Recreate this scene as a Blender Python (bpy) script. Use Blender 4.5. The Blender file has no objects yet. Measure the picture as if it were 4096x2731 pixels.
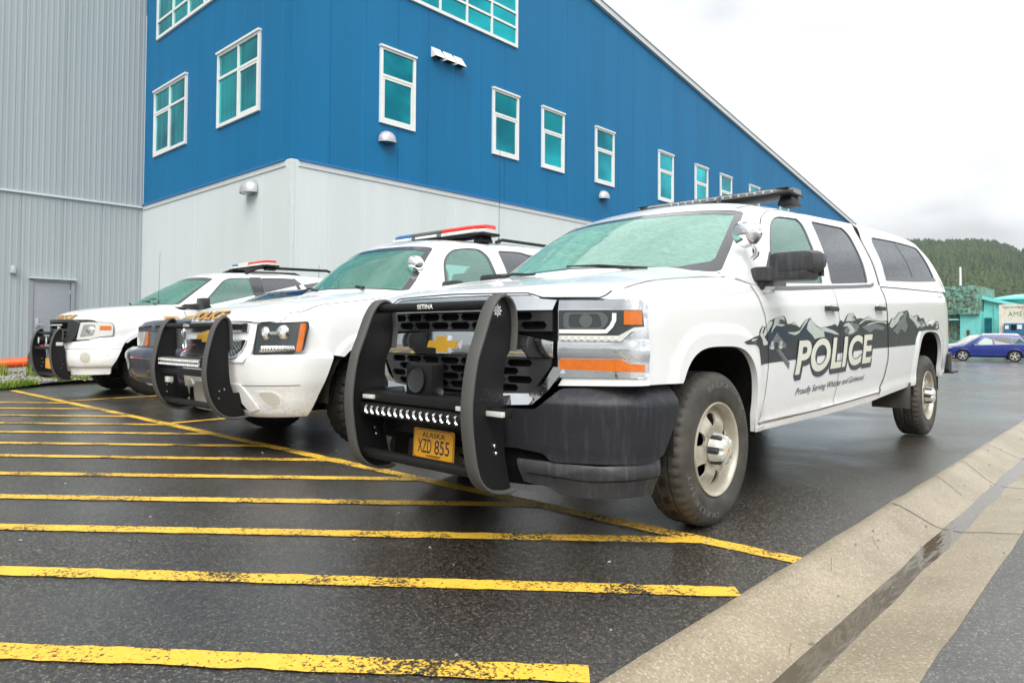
import bpy, bmesh, math, random
from mathutils import Vector, Matrix, noise
from mathutils.geometry import tessellate_polygon
random.seed(7)
R = math.radians
scn = bpy.context.scene
COL = scn.collection

# ------------------------------------------------------------------ objects
def tag(o, label=None, cat=None, group=None, kind=None):
    if label: o['label'] = label
    if cat: o['category'] = cat
    if group: o['group'] = group
    if kind: o['kind'] = kind
    return o

def empty(name, loc=(0, 0, 0), rz=0.0):
    o = bpy.data.objects.new(name, None); COL.objects.link(o)
    o.location = loc; o.rotation_euler = (0, 0, rz); o.empty_display_size = .2
    return o

def link_mesh(name, me, mat, parent=None, smooth=35, loc=None):
    for m in (mat if isinstance(mat, (list, tuple)) else [mat]): me.materials.append(m)
    o = bpy.data.objects.new(name, me); COL.objects.link(o)
    if parent: o.parent = parent
    if loc: o.location = loc
    if smooth:
        me.polygons.foreach_set('use_smooth', [True] * len(me.polygons))
        try: me.set_sharp_from_angle(angle=R(smooth))
        except Exception: pass
    return o

class MB:
    """collects shapes, builds ONE mesh object"""
    def __init__(s): s.v = []; s.f = []; s.m = []
    def add(s, vs, fs, mi=0):
        b = len(s.v); s.v += [tuple(v) for v in vs]; s.f += [tuple(i + b for i in f) for f in fs]; s.m += [mi] * len(fs); return s
    def grid(s, rows, closeu=False, mi=0, flip=False):
        n = len(rows); m = len(rows[0]); vs = [p for r in rows for p in r]; fs = []
        for i in range(n - 1):
            for j in range(m if closeu else m - 1):
                k = (j + 1) % m
                q = (i * m + j, i * m + k, (i + 1) * m + k, (i + 1) * m + j)
                fs.append(q[::-1] if flip else q)
        return s.add(vs, fs, mi)
    def box(s, c, d, rot=None, bev=0.0, mi=0, taper=1.0):
        bm = bmesh.new(); bmesh.ops.create_cube(bm, size=1)
        for v in bm.verts:
            t = taper if v.co.z > 0 else 1.0
            v.co = Vector((v.co.x * d[0] * t, v.co.y * d[1] * t, v.co.z * d[2]))
        if bev > 0: bmesh.ops.bevel(bm, geom=bm.edges[:], offset=bev, segments=2, affect='EDGES', profile=.6)
        M = Matrix.Translation(c) @ (rot.to_4x4() if rot is not None else Matrix())
        bm.verts.index_update()
        s.add([M @ v.co for v in bm.verts], [[v.index for v in f.verts] for f in bm.faces], mi); bm.free(); return s
    def tube(s, pts, r, n=10, caps=True, mi=0):
        pts = [Vector(p) for p in pts]; rs = r if isinstance(r, (list, tuple)) else [r] * len(pts)
        rings = []; up = Vector((0, 0, 1))
        for i, p in enumerate(pts):
            d = (pts[min(i + 1, len(pts) - 1)] - pts[max(i - 1, 0)]).normalized()
            if i == 0: up = Vector((0, 0, 1)) if abs(d.z) < .9 else Vector((1, 0, 0))
            a = d.cross(up).normalized(); b = a.cross(d).normalized(); up = b
            rings.append([p + (a * math.cos(2 * math.pi * k / n) + b * math.sin(2 * math.pi * k / n)) * rs[i] for k in range(n)])
        b0 = len(s.v); s.grid(rings, True, mi, True)
        if caps:
            s.f.append(tuple(b0 + k for k in range(n))); s.m.append(mi)
            e = b0 + (len(pts) - 1) * n; s.f.append(tuple(e + k for k in reversed(range(n)))); s.m.append(mi)
        return s
    def lathe(s, prof, c=(0, 0, 0), axis='x', n=48, mi=0, caps=False):
        rows = []
        for (r, h) in prof:
            ring = []
            for k in range(n):
                a = 2 * math.pi * k / n; x, y = r * math.cos(a), r * math.sin(a)
                p = {'x': (h, x, y), 'y': (x, h, y), 'z': (x, y, h)}[axis]
                ring.append((c[0] + p[0], c[1] + p[1], c[2] + p[2]))
            rows.append(ring)
        b0 = len(s.v); s.grid(rows, True, mi)
        if caps:
            s.f.append(tuple(b0 + k for k in reversed(range(n)))); s.m.append(mi)
            e = b0 + (len(prof) - 1) * n; s.f.append(tuple(e + k for k in range(n))); s.m.append(mi)
        return s
    def build(s, name, mat, parent=None, smooth=35, loc=None, fixn=True, merge=0.0):
        me = bpy.data.meshes.new(name); me.from_pydata(s.v, [], s.f); me.polygons.foreach_set('material_index', s.m)
        if fixn or merge:
            bm = bmesh.new(); bm.from_mesh(me)
            if merge: bmesh.ops.remove_doubles(bm, verts=bm.verts[:], dist=merge)
            if fixn: bmesh.ops.recalc_face_normals(bm, faces=bm.faces[:])
            bm.to_mesh(me); bm.free()
        me.update()
        return link_mesh(name, me, mat, parent, smooth, loc)

# ------------------------------------------------------------------ curves, polygons
def lerp(a, b, t): return a + (b - a) * t
def sstep(a, b, x):
    t = max(0, min(1, (x - a) / (b - a))); return t * t * (3 - 2 * t)
def table(rows, y):
    if y <= rows[0][0]: return rows[0][1:]
    for a, b in zip(rows, rows[1:]):
        if y <= b[0]:
            t = (y - a[0]) / (b[0] - a[0]); return [lerp(p, q, t) for p, q in zip(a[1:], b[1:])]
    return rows[-1][1:]
def ctable(rows, y):
    """smooth (Catmull-Rom in index space) table lookup"""
    n = len(rows)
    if y <= rows[0][0]: return list(rows[0][1:])
    if y >= rows[-1][0]: return list(rows[-1][1:])
    for i in range(n - 1):
        if y <= rows[i + 1][0]: break
    h = rows[i + 1][0] - rows[i][0]; t = (y - rows[i][0]) / h; out = []
    for c in range(1, len(rows[0])):
        def sl(j):
            if j <= 0 or j >= n - 1: 
                j0, j1 = (0, 1) if j <= 0 else (n - 2, n - 1)
                return (rows[j1][c] - rows[j0][c]) / (rows[j1][0] - rows[j0][0])
            a = (rows[j][c] - rows[j - 1][c]) / (rows[j][0] - rows[j - 1][0]); b = (rows[j + 1][c] - rows[j][c]) / (rows[j + 1][0] - rows[j][0])
            return 0 if a * b <= 0 else 2 * a * b / (a + b)
        m0, m1 = sl(i) * h, sl(i + 1) * h; p0, p1 = rows[i][c], rows[i + 1][c]
        out.append((2*t**3-3*t*t+1)*p0 + (t**3-2*t*t+t)*m0 + (-2*t**3+3*t*t)*p1 + (t**3-t*t)*m1)
    return out
def catmull(pts, n, closed=False):
    P = [Vector(p) for p in pts]; out = []; k = len(P)
    segs = k if closed else k - 1
    for i in range(segs):
        if closed: a, b, c, d = P[(i - 1) % k], P[i], P[(i + 1) % k], P[(i + 2) % k]
        else: a, b, c, d = P[max(i - 1, 0)], P[i], P[i + 1], P[min(i + 2, k - 1)]
        if not closed and i == 0: a = b * 2 - c
        if not closed and i == segs - 1: d = c * 2 - b
        for j in range(n):
            t = j / n
            out.append(.5 * ((2 * b) + (c - a) * t + (2 * a - 5 * b + 4 * c - d) * t * t + (3 * b - a - 3 * c + d) * t ** 3))
    if not closed: out.append(P[-1])
    return out
def resample(pts, n):
    P = [Vector(p) for p in pts]; L = [0]
    for a, b in zip(P, P[1:]): L.append(L[-1] + (b - a).length)
    out = []; j = 0
    for i in range(n):
        s = L[-1] * i / (n - 1)
        while j < len(L) - 2 and L[j + 1] < s: j += 1
        t = (s - L[j]) / max(1e-9, L[j + 1] - L[j]); out.append(P[j].lerp(P[j + 1], t))
    return out
def rp(pts, r=.02, n=5):
    """round the corners of a 2-D polygon; r may be a list"""
    out = []; k = len(pts); rr = r if isinstance(r, (list, tuple)) else [r] * k
    for i in range(k):
        p = Vector(pts[i]); a = Vector(pts[i - 1]) - p; b = Vector(pts[(i + 1) % k]) - p
        q = min(rr[i], a.length * .45, b.length * .45)
        if q < 1e-5: out.append(tuple(p)); continue
        A = p + a.normalized() * q; B = p + b.normalized() * q
        for j in range(n + 1):
            t = j / n; out.append(tuple(A * (1 - t) ** 2 + p * 2 * t * (1 - t) + B * t * t))
    return out
def area2(p): return sum(p[i - 1][0] * p[i][1] - p[i][0] * p[i - 1][1] for i in range(len(p))) / 2
def inset(poly, d):
    s = 1 if area2(poly) > 0 else -1; k = len(poly); out = []
    for i in range(k):
        p = Vector(poly[i]); a = (p - Vector(poly[i - 1])); b = (Vector(poly[(i + 1) % k]) - p)
        if a.length < 1e-7: a = b
        if b.length < 1e-7: b = a
        a.normalize(); b.normalize()
        n1 = Vector((-a.y, a.x)); n2 = Vector((-b.y, b.x)); m = n1 + n2
        m = m / max(.35, m.dot(n1)) if m.length > 1e-6 else n1
        out.append(tuple(p + m * d * s))
    return out
def rect(x0, y0, x1, y1): return [(x0, y0), (x1, y0), (x1, y1), (x0, y1)]

def flat_bm(outlines, step, stepv=None, verts_faces=None):
    bm = bmesh.new()
    if verts_faces:
        vs = [bm.verts.new((v[0], v[1], 0)) for v in verts_faces[0]]
        for f in verts_faces[1]:
            try: bm.faces.new([vs[i] for i in f])
            except Exception: pass
    else:
        loops = []
        for k, o in enumerate(outlines):
            o = [p for i, p in enumerate(o) if (Vector(p) - Vector(o[i - 1])).length > 1e-6]
            if (area2(o) > 0) != (k == 0): o = o[::-1]
            loops.append([Vector((p[0], p[1], 0)) for p in o])
        flat = [p for l in loops for p in l]
        vs = [bm.verts.new(p) for p in flat]
        for t in tessellate_polygon(loops):
            try: bm.faces.new([vs[i] for i in t])
            except Exception: pass
    if not bm.verts: return bm
    stepv = stepv or step
    for ax, st in ((0, step), (1, stepv)):
        lo = min(v.co[ax] for v in bm.verts); hi = max(v.co[ax] for v in bm.verts)
        x = (math.floor(lo / st) + 1) * st
        while x < hi:
            pl = Vector((0, 0, 0)); pl[ax] = x; no = Vector((0, 0, 0)); no[ax] = 1
            bmesh.ops.bisect_plane(bm, geom=bm.verts[:] + bm.edges[:] + bm.faces[:], dist=1e-6, plane_co=pl, plane_no=no)
            x += st
    return bm

def plate(name, outlines, fmap, mat, parent=None, off=0.0, depth=0.0, step=.06, stepv=None, mirror=False, smooth=30, vf=None, back=False, mi=0, into=None):
    """polygon (with holes) in a surface's own 2-D coordinates, laid on that surface with real thickness"""
    bm = flat_bm(outlines, step, stepv, vf)
    bm.verts.index_update()
    uv = [(v.co.x, v.co.y) for v in bm.verts]
    fs = [[v.index for v in f.verts] for f in bm.faces]
    bes = [(e.verts[0].index, e.verts[1].index) for e in bm.edges if len(e.link_faces) == 1]
    bm.free()
    top = [Vector(fmap(u, v, off)) for u, v in uv]; V = top[:]; Fa = fs[:]
    if depth:
        n = len(top); V += [Vector(fmap(u, v, off - depth)) for u, v in uv]
        Fa += [(a, b, b + n, a + n) for a, b in bes]
        if back: Fa += [tuple(i + n for i in reversed(f)) for f in fs]
    mb = into or MB(); mb.add(V, Fa, mi)
    if mirror: mb.add([(-p.x, p.y, p.z) for p in V], [tuple(reversed(f)) for f in Fa], mi)
    if into: return mb
    return mb.build(name, mat, parent, smooth)

def strip(name, lines, w, fmap, mat, parent=None, off=.0012, mirror=False, dens=.03, into=None):
    """thin bands following poly-lines on a surface (panel gaps, trims)"""
    if not into and len(lines) * (2 if mirror else 1) <= 8:
        o = None
        for ln in lines:
            for sg in ((1, -1) if mirror else (1,)):
                o = strip(name, [ln], w, (lambda u, v, k, sg=sg: Vector((sg, 1, 1)) * Vector(fmap(u, v, k))), mat, parent, off, False, dens, MB()).build(name, mat, parent, 60, fixn=False)
        return o
    mb = into or MB()
    for ln in lines:
        P = [Vector(p) for p in ln]; L = sum((b - a).length for a, b in zip(P, P[1:]))
        Q = resample([(p.x, p.y, 0) for p in P], max(2, int(L / dens) + 1)); rows = []
        for i, q in enumerate(Q):
            d = (Q[min(i + 1, len(Q) - 1)] - Q[max(0, i - 1)]); d.z = 0
            d = d.normalized() if d.length > 1e-9 else Vector((1, 0, 0)); nn = Vector((-d.y, d.x, 0)) * (w / 2)
            a, b = q - nn, q + nn
            rows.append([Vector(fmap(a.x, a.y, off)), Vector(fmap(b.x, b.y, off))])
        mb.grid(rows)
        if mirror: mb.grid([[(-p.x, p.y, p.z) for p in r] for r in rows])
    if into: return mb
    return mb.build(name, mat, parent, 60, fixn=False)

def text_vf(s, size=1.0, shear=0.0, bold=0.0, xs=1.0, align='CENTER', spacing=1.0):
    cu = bpy.data.curves.new('letters', 'FONT'); cu.body = s; cu.size = size; cu.shear = shear; cu.offset = bold
    cu.align_x = align; cu.space_character = spacing; cu.resolution_u = 7; cu.fill_mode = 'FRONT'
    o = bpy.data.objects.new('letters', cu); COL.objects.link(o)
    bpy.context.view_layer.update()
    me = o.evaluated_get(bpy.context.evaluated_depsgraph_get()).to_mesh()
    vs = [(v.co.x * xs, v.co.y) for v in me.vertices]; fs = [list(p.vertices) for p in me.polygons]
    o.evaluated_get(bpy.context.evaluated_depsgraph_get()).to_mesh_clear()
    bpy.data.objects.remove(o); bpy.data.curves.remove(cu)
    return vs, fs
def xf_vf(vf, fn): return [fn(*v) for v in vf[0]], vf[1]
def fit_vf(vf, quad):
    """map the text's box onto 4 corners (bl, br, tr, tl) in surface coordinates"""
    xs = [v[0] for v in vf[0]]; ys = [v[1] for v in vf[0]]; x0, x1, y0, y1 = min(xs), max(xs), min(ys), max(ys)
    bl, br, tr, tl = [Vector(q) for q in quad]
    def g(x, y):
        u = (x - x0) / (x1 - x0); v = (y - y0) / (y1 - y0)
        p = bl.lerp(br, u).lerp(tl.lerp(tr, u), v); return (p.x, p.y)
    return xf_vf(vf, g)

# ------------------------------------------------------------------ materials
class NT:
    def __init__(s, name):
        s.m = bpy.data.materials.new(name); s.m.use_nodes = True; s.t = s.m.node_tree; s.n = s.t.nodes
        s.b = s.n['Principled BSDF']; s.out = s.n['Material Output']
    def new(s, ty, **kw):
        n = s.n.new(ty)
        for k, v in kw.items():
            if k.startswith('i_'):
                key = k[2:]; key = int(key) if key.isdigit() else key.replace('_', ' ')
                n.inputs[key].default_value = v
            else: setattr(n, k, v)
        return n
    def l(s, a, b): s.t.links.new(a, b)
    def coord(s, kind='Object', scale=(1, 1, 1)):
        c = s.new('ShaderNodeTexCoord'); mp = s.new('ShaderNodeMapping'); mp.inputs['Scale'].default_value = scale
        s.l(c.outputs[kind], mp.inputs['Vector']); return mp.outputs['Vector']
    def noise(s, vec, scale, detail=4, rough=.55, dist=0.0):
        n = s.new('ShaderNodeTexNoise'); n.inputs['Scale'].default_value = scale; n.inputs['Detail'].default_value = detail
        n.inputs['Roughness'].default_value = rough; n.inputs['Distortion'].default_value = dist
        if vec is not None: s.l(vec, n.inputs['Vector'])
        return n.outputs['Fac']
    def voro(s, vec, scale, feat='F1'):
        n = s.new('ShaderNodeTexVoronoi'); n.feature = feat; n.inputs['Scale'].default_value = scale
        if vec is not None: s.l(vec, n.inputs['Vector'])
        return n
    def ramp(s, fac, stops):
        r = s.new('ShaderNodeValToRGB'); e = r.color_ramp.elements
        while len(e) < len(stops): e.new(.5)
        for el, (p, c) in zip(e, stops):
            el.position = p; el.color = (c, c, c, 1) if not isinstance(c, (tuple, list)) else (*c[:3], 1)
        s.l(fac, r.inputs['Fac']); return r.outputs['Color']
    def mix(s, fac, a, b, mode='MIX'):
        m = s.new('ShaderNodeMix', data_type='RGBA', blend_type=mode)
        for sock, v in ((m.inputs[0], fac), (m.inputs[6], a), (m.inputs[7], b)):
            if isinstance(v, (int, float)): sock.default_value = v if sock == m.inputs[0] else (v, v, v, 1)
            elif isinstance(v, tuple): sock.default_value = (*v[:3], 1)
            else: s.l(v, sock)
        return m.outputs[2]
    def math(s, op, a, b=None, c=None):
        m = s.new('ShaderNodeMath', operation=op)
        for i, v in enumerate((a, b, c)):
            if v is None: continue
            if isinstance(v, (int, float)): m.inputs[i].default_value = v
            else: s.l(v, m.inputs[i])
        return m.outputs[0]
    def set(s, **kw):
        for k, v in kw.items():
            k = {'color': 'Base Color', 'rough': 'Roughness', 'metal': 'Metallic', 'spec': 'Specular IOR Level', 'coat': 'Coat Weight', 'coatr': 'Coat Roughness', 'trans': 'Transmission Weight', 'ior': 'IOR', 'alpha': 'Alpha', 'em': 'Emission Color', 'ems': 'Emission Strength', 'sheen': 'Sheen Weight'}[k]
            if isinstance(v, (int, float)): s.b.inputs[k].default_value = v
            elif isinstance(v, tuple): s.b.inputs[k].default_value = (*v[:3], 1)
            else: s.l(v, s.b.inputs[k])
        return s
    def bump(s, h, strength=.3, dist=.01, prev=None):
        b = s.new('ShaderNodeBump'); b.inputs['Strength'].default_value = strength; b.inputs['Distance'].default_value = dist
        s.l(h, b.inputs['Height'])
        if prev is not None: s.l(prev, b.inputs['Normal'])
        s.l(b.outputs['Normal'], s.b.inputs['Normal']); return b.outputs['Normal']

def drops(n, vec, scale=120, thr=.62, dens=.55):
    """beads of rain: rounded voronoi cells, only some of them"""
    v = n.voro(vec, scale); d = n.ramp(v.outputs['Distance'], [(0.0, 1.0), (.34, 0.0)])
    sep = n.new('ShaderNodeSeparateColor'); n.l(v.outputs['Color'], sep.inputs[0])
    k = n.ramp(sep.outputs[0], [(dens, 0.0), (dens + .02, 1.0)])
    return n.math('MULTIPLY', d, k)

M = {}
def simple(key, color, rough=.5, metal=0.0, spec=.5, var=.0, vs=8, bump=0.0, bs=60, coat=0.0, wet=0.0, ws=120, streak=0.0, **kw):
    n = NT(key); v = n.coord('Object')
    col = color
    if var:
        f = n.noise(v, vs, 5)
        col = n.mix(n.ramp(f, [(.3, 0.0), (.7, 1.0)]), tuple(c * (1 - var) for c in color), tuple(min(1, c * (1 + var)) for c in color))
    if streak:
        vz = n.coord('Object', (26, 26, 2.2)); f = n.ramp(n.noise(vz, 1.5, 4), [(.5, 0.0), (.72, 1.0)])
        col = n.mix(n.math('MULTIPLY', f, streak), col, (.32, .32, .34))
    n.set(color=col, rough=rough, metal=metal, spec=spec, coat=coat, **kw)
    pr = None
    if bump: pr = n.bump(n.noise(v, bs, 3), bump, .004)
    if wet: n.bump(drops(n, v, ws), wet, .002, pr)
    M[key] = n.m; return n.m
def white_paint():
    n = NT('white_car_paint'); v = n.coord('Object')
    g = n.new('ShaderNodeNewGeometry'); sp = n.new('ShaderNodeSeparateXYZ'); n.l(g.outputs['Position'], sp.inputs[0])
    # road grime thrown up along the sills: a spatter with a shape of its own
    low = n.ramp(sp.outputs[2], [(.30, 1.0), (.62, 0.0)])
    spat = n.ramp(n.noise(v, 34, 6, .7), [(.42, 0.0), (.7, 1.0)])
    film = n.ramp(n.noise(v, 5, 4), [(.35, .1), (.7, .8)])
    dirt = n.math('MULTIPLY', low, n.math('ADD', n.math('MULTIPLY', spat, .55), n.math('MULTIPLY', film, .35)))
    col = n.mix(dirt, (.80, .81, .81), (.30, .27, .20))
    n.set(color=col, rough=n.math('MULTIPLY_ADD', dirt, .5, .16), coat=.6, coatr=.04, spec=.5)
    n.bump(drops(n, v, 130, dens=.6), .22, .0015)
    M['white'] = n.m
white_paint()
simple('navy', (.004, .007, .042), rough=.2, coat=.7, coatr=.03, wet=.06, ws=160)
simple('blue_paint', (.002, .016, .20), rough=.25, coat=.5, var=.1)
simple('gap', (.012, .012, .013), rough=.8, spec=.2)
simple('black_plastic', (.028, .029, .032), rough=.42, bump=.12, bs=420, wet=.5, ws=130, streak=.10)
simple('bumper_plastic', (.016, .017, .022), rough=.42, spec=.35, bump=.12, bs=420, wet=.6, ws=110, streak=.06)
simple('rubber_edge', (.075, .075, .072), rough=.62, bump=.25, bs=300, wet=.7, ws=95)
simple('powder_coat', (.009, .009, .010), rough=.45, spec=.3, bump=.12, bs=500, wet=.5, ws=110)
simple('grille_black', (.030, .030, .033), rough=.22, spec=.7)
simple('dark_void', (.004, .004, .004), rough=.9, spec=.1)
simple('liner', (.012, .011, .009), rough=.85, spec=.2, var=.5, vs=20)
simple('chrome', (.80, .82, .84), rough=.07, metal=1.0, wet=.18, ws=120)
simple('chrome_clean', (.86, .87, .88), rough=.04, metal=1.0)
simple('steel_rim', (.47, .44, .36), rough=.33, metal=.25, var=.16, vs=14, coat=.2)
simple('hub_silver', (.58, .58, .54), rough=.34, metal=.25, var=.08, vs=20)
simple('lug_black', (.02, .025, .03), rough=.4)
simple('amber', (.60, .14, .004), rough=.16, coat=1.0, bump=.2, bs=90, var=.12, vs=30)
simple('lens_red', (.75, .02, .015), rough=.12, coat=1.0, bump=.1, bs=200)
simple('lens_red_dark', (.35, .01, .02), rough=.12, coat=1.0)
simple('lens_blue', (.02, .16, .42), rough=.12, coat=1.0)
simple('lens_smoke', (.10, .11, .11), rough=.12, coat=1.0, wet=.5)
simple('lens_clear', (.62, .64, .60), rough=.15, coat=1.0, wet=.4, ws=90)
simple('lamp_dark', (.035, .045, .048), rough=.14, coat=1.0, spec=.6)
simple('reflector', (.78, .80, .80), rough=.10, metal=.95, bump=.6, bs=40)
simple('led_white', (.85, .86, .82), rough=.2, coat=.5)
simple('cream', (.72, .72, .62), rough=.3, coat=.3)
simple('decal_dark', (.028, .028, .040), rough=.3, coat=.15)
simple('decal_slate', (.016, .028, .060), rough=.3, coat=.15)
simple('decal_snow', (.52, .57, .54), rough=.25, coat=.5)
simple('decal_grey', (.16, .165, .19), rough=.25, coat=.5)
simple('decal_navy', (.012, .020, .055), rough=.25, coat=.5)
simple('decal_gold', (.66, .36, .07), rough=.3, coat=.4)
simple('decal_brown', (.10, .055, .03), rough=.3)
simple('plate_gold', (.85, .40, .02), rough=.35, var=.06)
simple('gold_badge', (.75, .42, .04), rough=.25, metal=.35)
simple('wiper_black', (.008, .008, .009), rough=.5)
simple('seat_cloth', (.045, .048, .05), rough=.9)
simple('dash', (.03, .035, .035), rough=.7)
simple('window_strip', (.10, .10, .11), rough=.35, wet=.4)
simple('frit', (.055, .055, .062), rough=.22, coat=.6, wet=.9, ws=70)
simple('orange', (.85, .10, .012), rough=.45, var=.1)
simple('tan_paint', (.52, .50, .44), rough=.25, coat=.6)

def tyre_mat():
    n = NT('tyre_rubber'); v = n.coord('Object')
    dust = n.ramp(n.noise(v, 9, 5), [(.3, 0.0), (.75, 1.0)])
    col = n.mix(dust, (.035, .033, .030), (.085, .078, .064))
    n.set(color=col, rough=.62, spec=.4); n.bump(n.noise(v, 90, 4), .15, .003); M['tyre'] = n.m
tyre_mat()
simple('tyre_shaded', (.014, .013, .012), rough=.7, spec=.3, bump=.2, bs=60)  # darker tyre copy with the shade on the wheels put into its colour

def glass(key, tint, film, filmc, dens=.5, dropscale=70, streaky=True):
    """car glass: tinted see-through + reflection + film (rain; on the pickup windshield also painted sky sheen)"""
    n = NT(key); v = n.coord('Object'); n.n.remove(n.b)
    tr = n.new('ShaderNodeBsdfTransparent'); tr.inputs['Color'].default_value = (*tint, 1)
    gl = n.new('ShaderNodeBsdfGlossy'); gl.inputs['Roughness'].default_value = .035; gl.inputs['Color'].default_value = (.92, 1, .98, 1)
    df = n.new('ShaderNodeBsdfDiffuse'); df.inputs['Color'].default_value = (*filmc, 1)
    fr = n.new('ShaderNodeFresnel'); fr.inputs['IOR'].default_value = 2.1
    d = drops(n, v, dropscale, dens=.45)
    bp_ = n.new('ShaderNodeBump'); bp_.inputs['Strength'].default_value = .35; bp_.inputs['Distance'].default_value = .004; n.l(d, bp_.inputs['Height'])
    n.l(bp_.outputs[0], gl.inputs['Normal']); n.l(bp_.outputs[0], fr.inputs['Normal'])
    m1 = n.new('ShaderNodeMixShader'); n.l(fr.outputs[0], m1.inputs[0]); n.l(tr.outputs[0], m1.inputs[1]); n.l(gl.outputs[0], m1.inputs[2])
    vs = n.coord('Object', (7, 16, 4) if streaky else (5, 5, 5)); st = n.ramp(n.noise(vs, 2.6, 7, .7, .3), [(.34, .62), (.70, 1.0)])
    f = n.math('MULTIPLY', st, film); f = n.math('MAXIMUM', f, n.math('MULTIPLY', d, film * .9))
    m2 = n.new('ShaderNodeMixShader'); n.l(f, m2.inputs[0]); n.l(m1.outputs[0], m2.inputs[1]); n.l(df.outputs[0], m2.inputs[2])
    n.l(m2.outputs[0], n.out.inputs['Surface']); M[key] = n.m
glass('wind_glass', (.20, .80, .62), .34, (.46, .88, .72))  # pale mint rain film also paints in the white sky reflection
glass('wind_glass_deep', (.20, .80, .62), .26, (.24, .62, .50))
glass('side_glass', (.32, .72, .62), .34, (.28, .54, .46), dropscale=110)
glass('privacy_glass', (.08, .085, .10), .60, (.15, .15, .17), dropscale=120, streaky=False)
simple('smoked_glass', (.02, .022, .024), rough=.06, spec=.7, coat=1.0, wet=.25, ws=130)
simple('teal_car_glass', (.05, .16, .15), rough=.06, spec=.7, coat=1.0)

def asphalt():
    n = NT('wet_asphalt'); v = n.coord('Object')
    agg = n.voro(v, 150); sepc = n.new('ShaderNodeSeparateColor'); n.l(agg.outputs['Color'], sepc.inputs[0])
    stone = n.ramp(sepc.outputs[0], [(0.0, (.007, .0055, .0045)), (.50, (.016, .013, .010)), (.76, (.050, .041, .031)), (.90, (.13, .11, .08)), (1.0, (.34, .30, .22))])
    fine = n.noise(v, 260, 4, .7); grit = n.noise(v, 42, 7, .78)
    col = n.mix(n.ramp(fine, [(.35, .0), (.65, .35)]), stone, (.010, .008, .0065))
    big = n.noise(v, .38, 4, .55, .4)
    wet = n.ramp(big, [(.42, 0.0), (.56, 1.0)])
    col = n.mix(n.math('MULTIPLY', wet, .35), col, (.012, .011, .011))
    mid = n.noise(v, 2.6, 4, .6)
    col = n.mix(n.ramp(grit, [(.50, 0.0), (.68, .7)]), col, (.095, .080, .060)); col = n.mix(n.ramp(grit, [(.34, .8), (.46, 0.0)]), col, (.006, .006, .006))
    rg = n.math('ADD', n.math('MULTIPLY_ADD', wet, -.10, .34), n.math('MULTIPLY', mid, .10))
    n.set(color=col, rough=rg, spec=1.0)
    h = n.math('ADD', n.math('MULTIPLY', agg.outputs['Distance'], .8), n.math('MULTIPLY', fine, .6))
    h2 = n.math('MULTIPLY', h, n.math('MULTIPLY_ADD', wet, -.35, 1.0))
    p = n.bump(n.math('ADD', h2, n.math('MULTIPLY', grit, 2.2)), .42, .0045); n.bump(n.noise(v, 1.6, 3), .10, .02, p)
    cb = n.new('ShaderNodeBump'); cb.inputs['Strength'].default_value = .60; cb.inputs['Distance'].default_value = .004; n.l(n.math('ADD', grit, n.math('MULTIPLY', n.noise(v, 9, 4, .6), 1.5)), cb.inputs['Height']); n.l(cb.outputs[0], n.b.inputs['Coat Normal'])
    n.set(coat=n.math('MULTIPLY_ADD', wet, .70, .22), coatr=.12); n.b.inputs['Coat IOR'].default_value = 1.38
    M['asphalt'] = n.m
asphalt()
def road_paint():
    n = NT('worn_yellow_paint'); v = n.coord('Object')
    f = n.noise(v, 60, 6, .75); g = n.noise(v, 3.2, 3)
    agg = n.voro(v, 95); w = n.math('ADD', n.math('ADD', n.math('MULTIPLY', f, .62), n.math('MULTIPLY', g, .36)), n.math('MULTIPLY', agg.outputs['Distance'], .10))
    mask = n.ramp(w, [(.548, 0.0), (.60, 1.0)])
    col = n.mix(mask, n.mix(n.noise(v, 30, 3), (.74, .42, .028), (.84, .55, .08)), (.03, .026, .02))
    n.set(color=col, rough=n.math('MULTIPLY_ADD', n.noise(v, 2.5), .25, .34), spec=.4); n.bump(n.math('SUBTRACT', f, n.math('MULTIPLY', mask, .6)), .5, .005); M['yellow'] = n.m
road_paint()
def concrete():
    n = NT('wet_concrete'); v = n.coord('Object')
    a = n.noise(v, 1.7, 6, .62); b = n.noise(v, 85, 5, .7); vo = n.voro(v, 150); sc_ = n.new('ShaderNodeSeparateColor'); n.l(vo.outputs['Color'], sc_.inputs[0])
    col = n.mix(n.ramp(a, [(.3, 0.0), (.72, 1.0)]), (.22, .178, .118), (.45, .38, .27))
    col = n.mix(n.ramp(b, [(.38, .0), (.62, .85)]), col, (.21, .175, .12))
    col = n.mix(n.ramp(sc_.outputs[1], [(.90, 0.0), (.94, .7)]), col, (.46, .43, .35))
    n.set(color=col, rough=n.math('MULTIPLY_ADD', a, -.3, .50), spec=.4); n.bump(n.math('ADD', b, n.noise(v, 22, 6, .7)), .55, .006); M['concrete'] = n.m
concrete()
def water():
    n = NT('gutter_water_surface'); v = n.coord('Object', (14, 3, 1))
    n.set(color=(.10, .082, .055), rough=.07, spec=.5); n.bump(n.noise(v, 1.3, 2, .45, .4), .10, .02); M['water'] = n.m
water()
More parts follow.
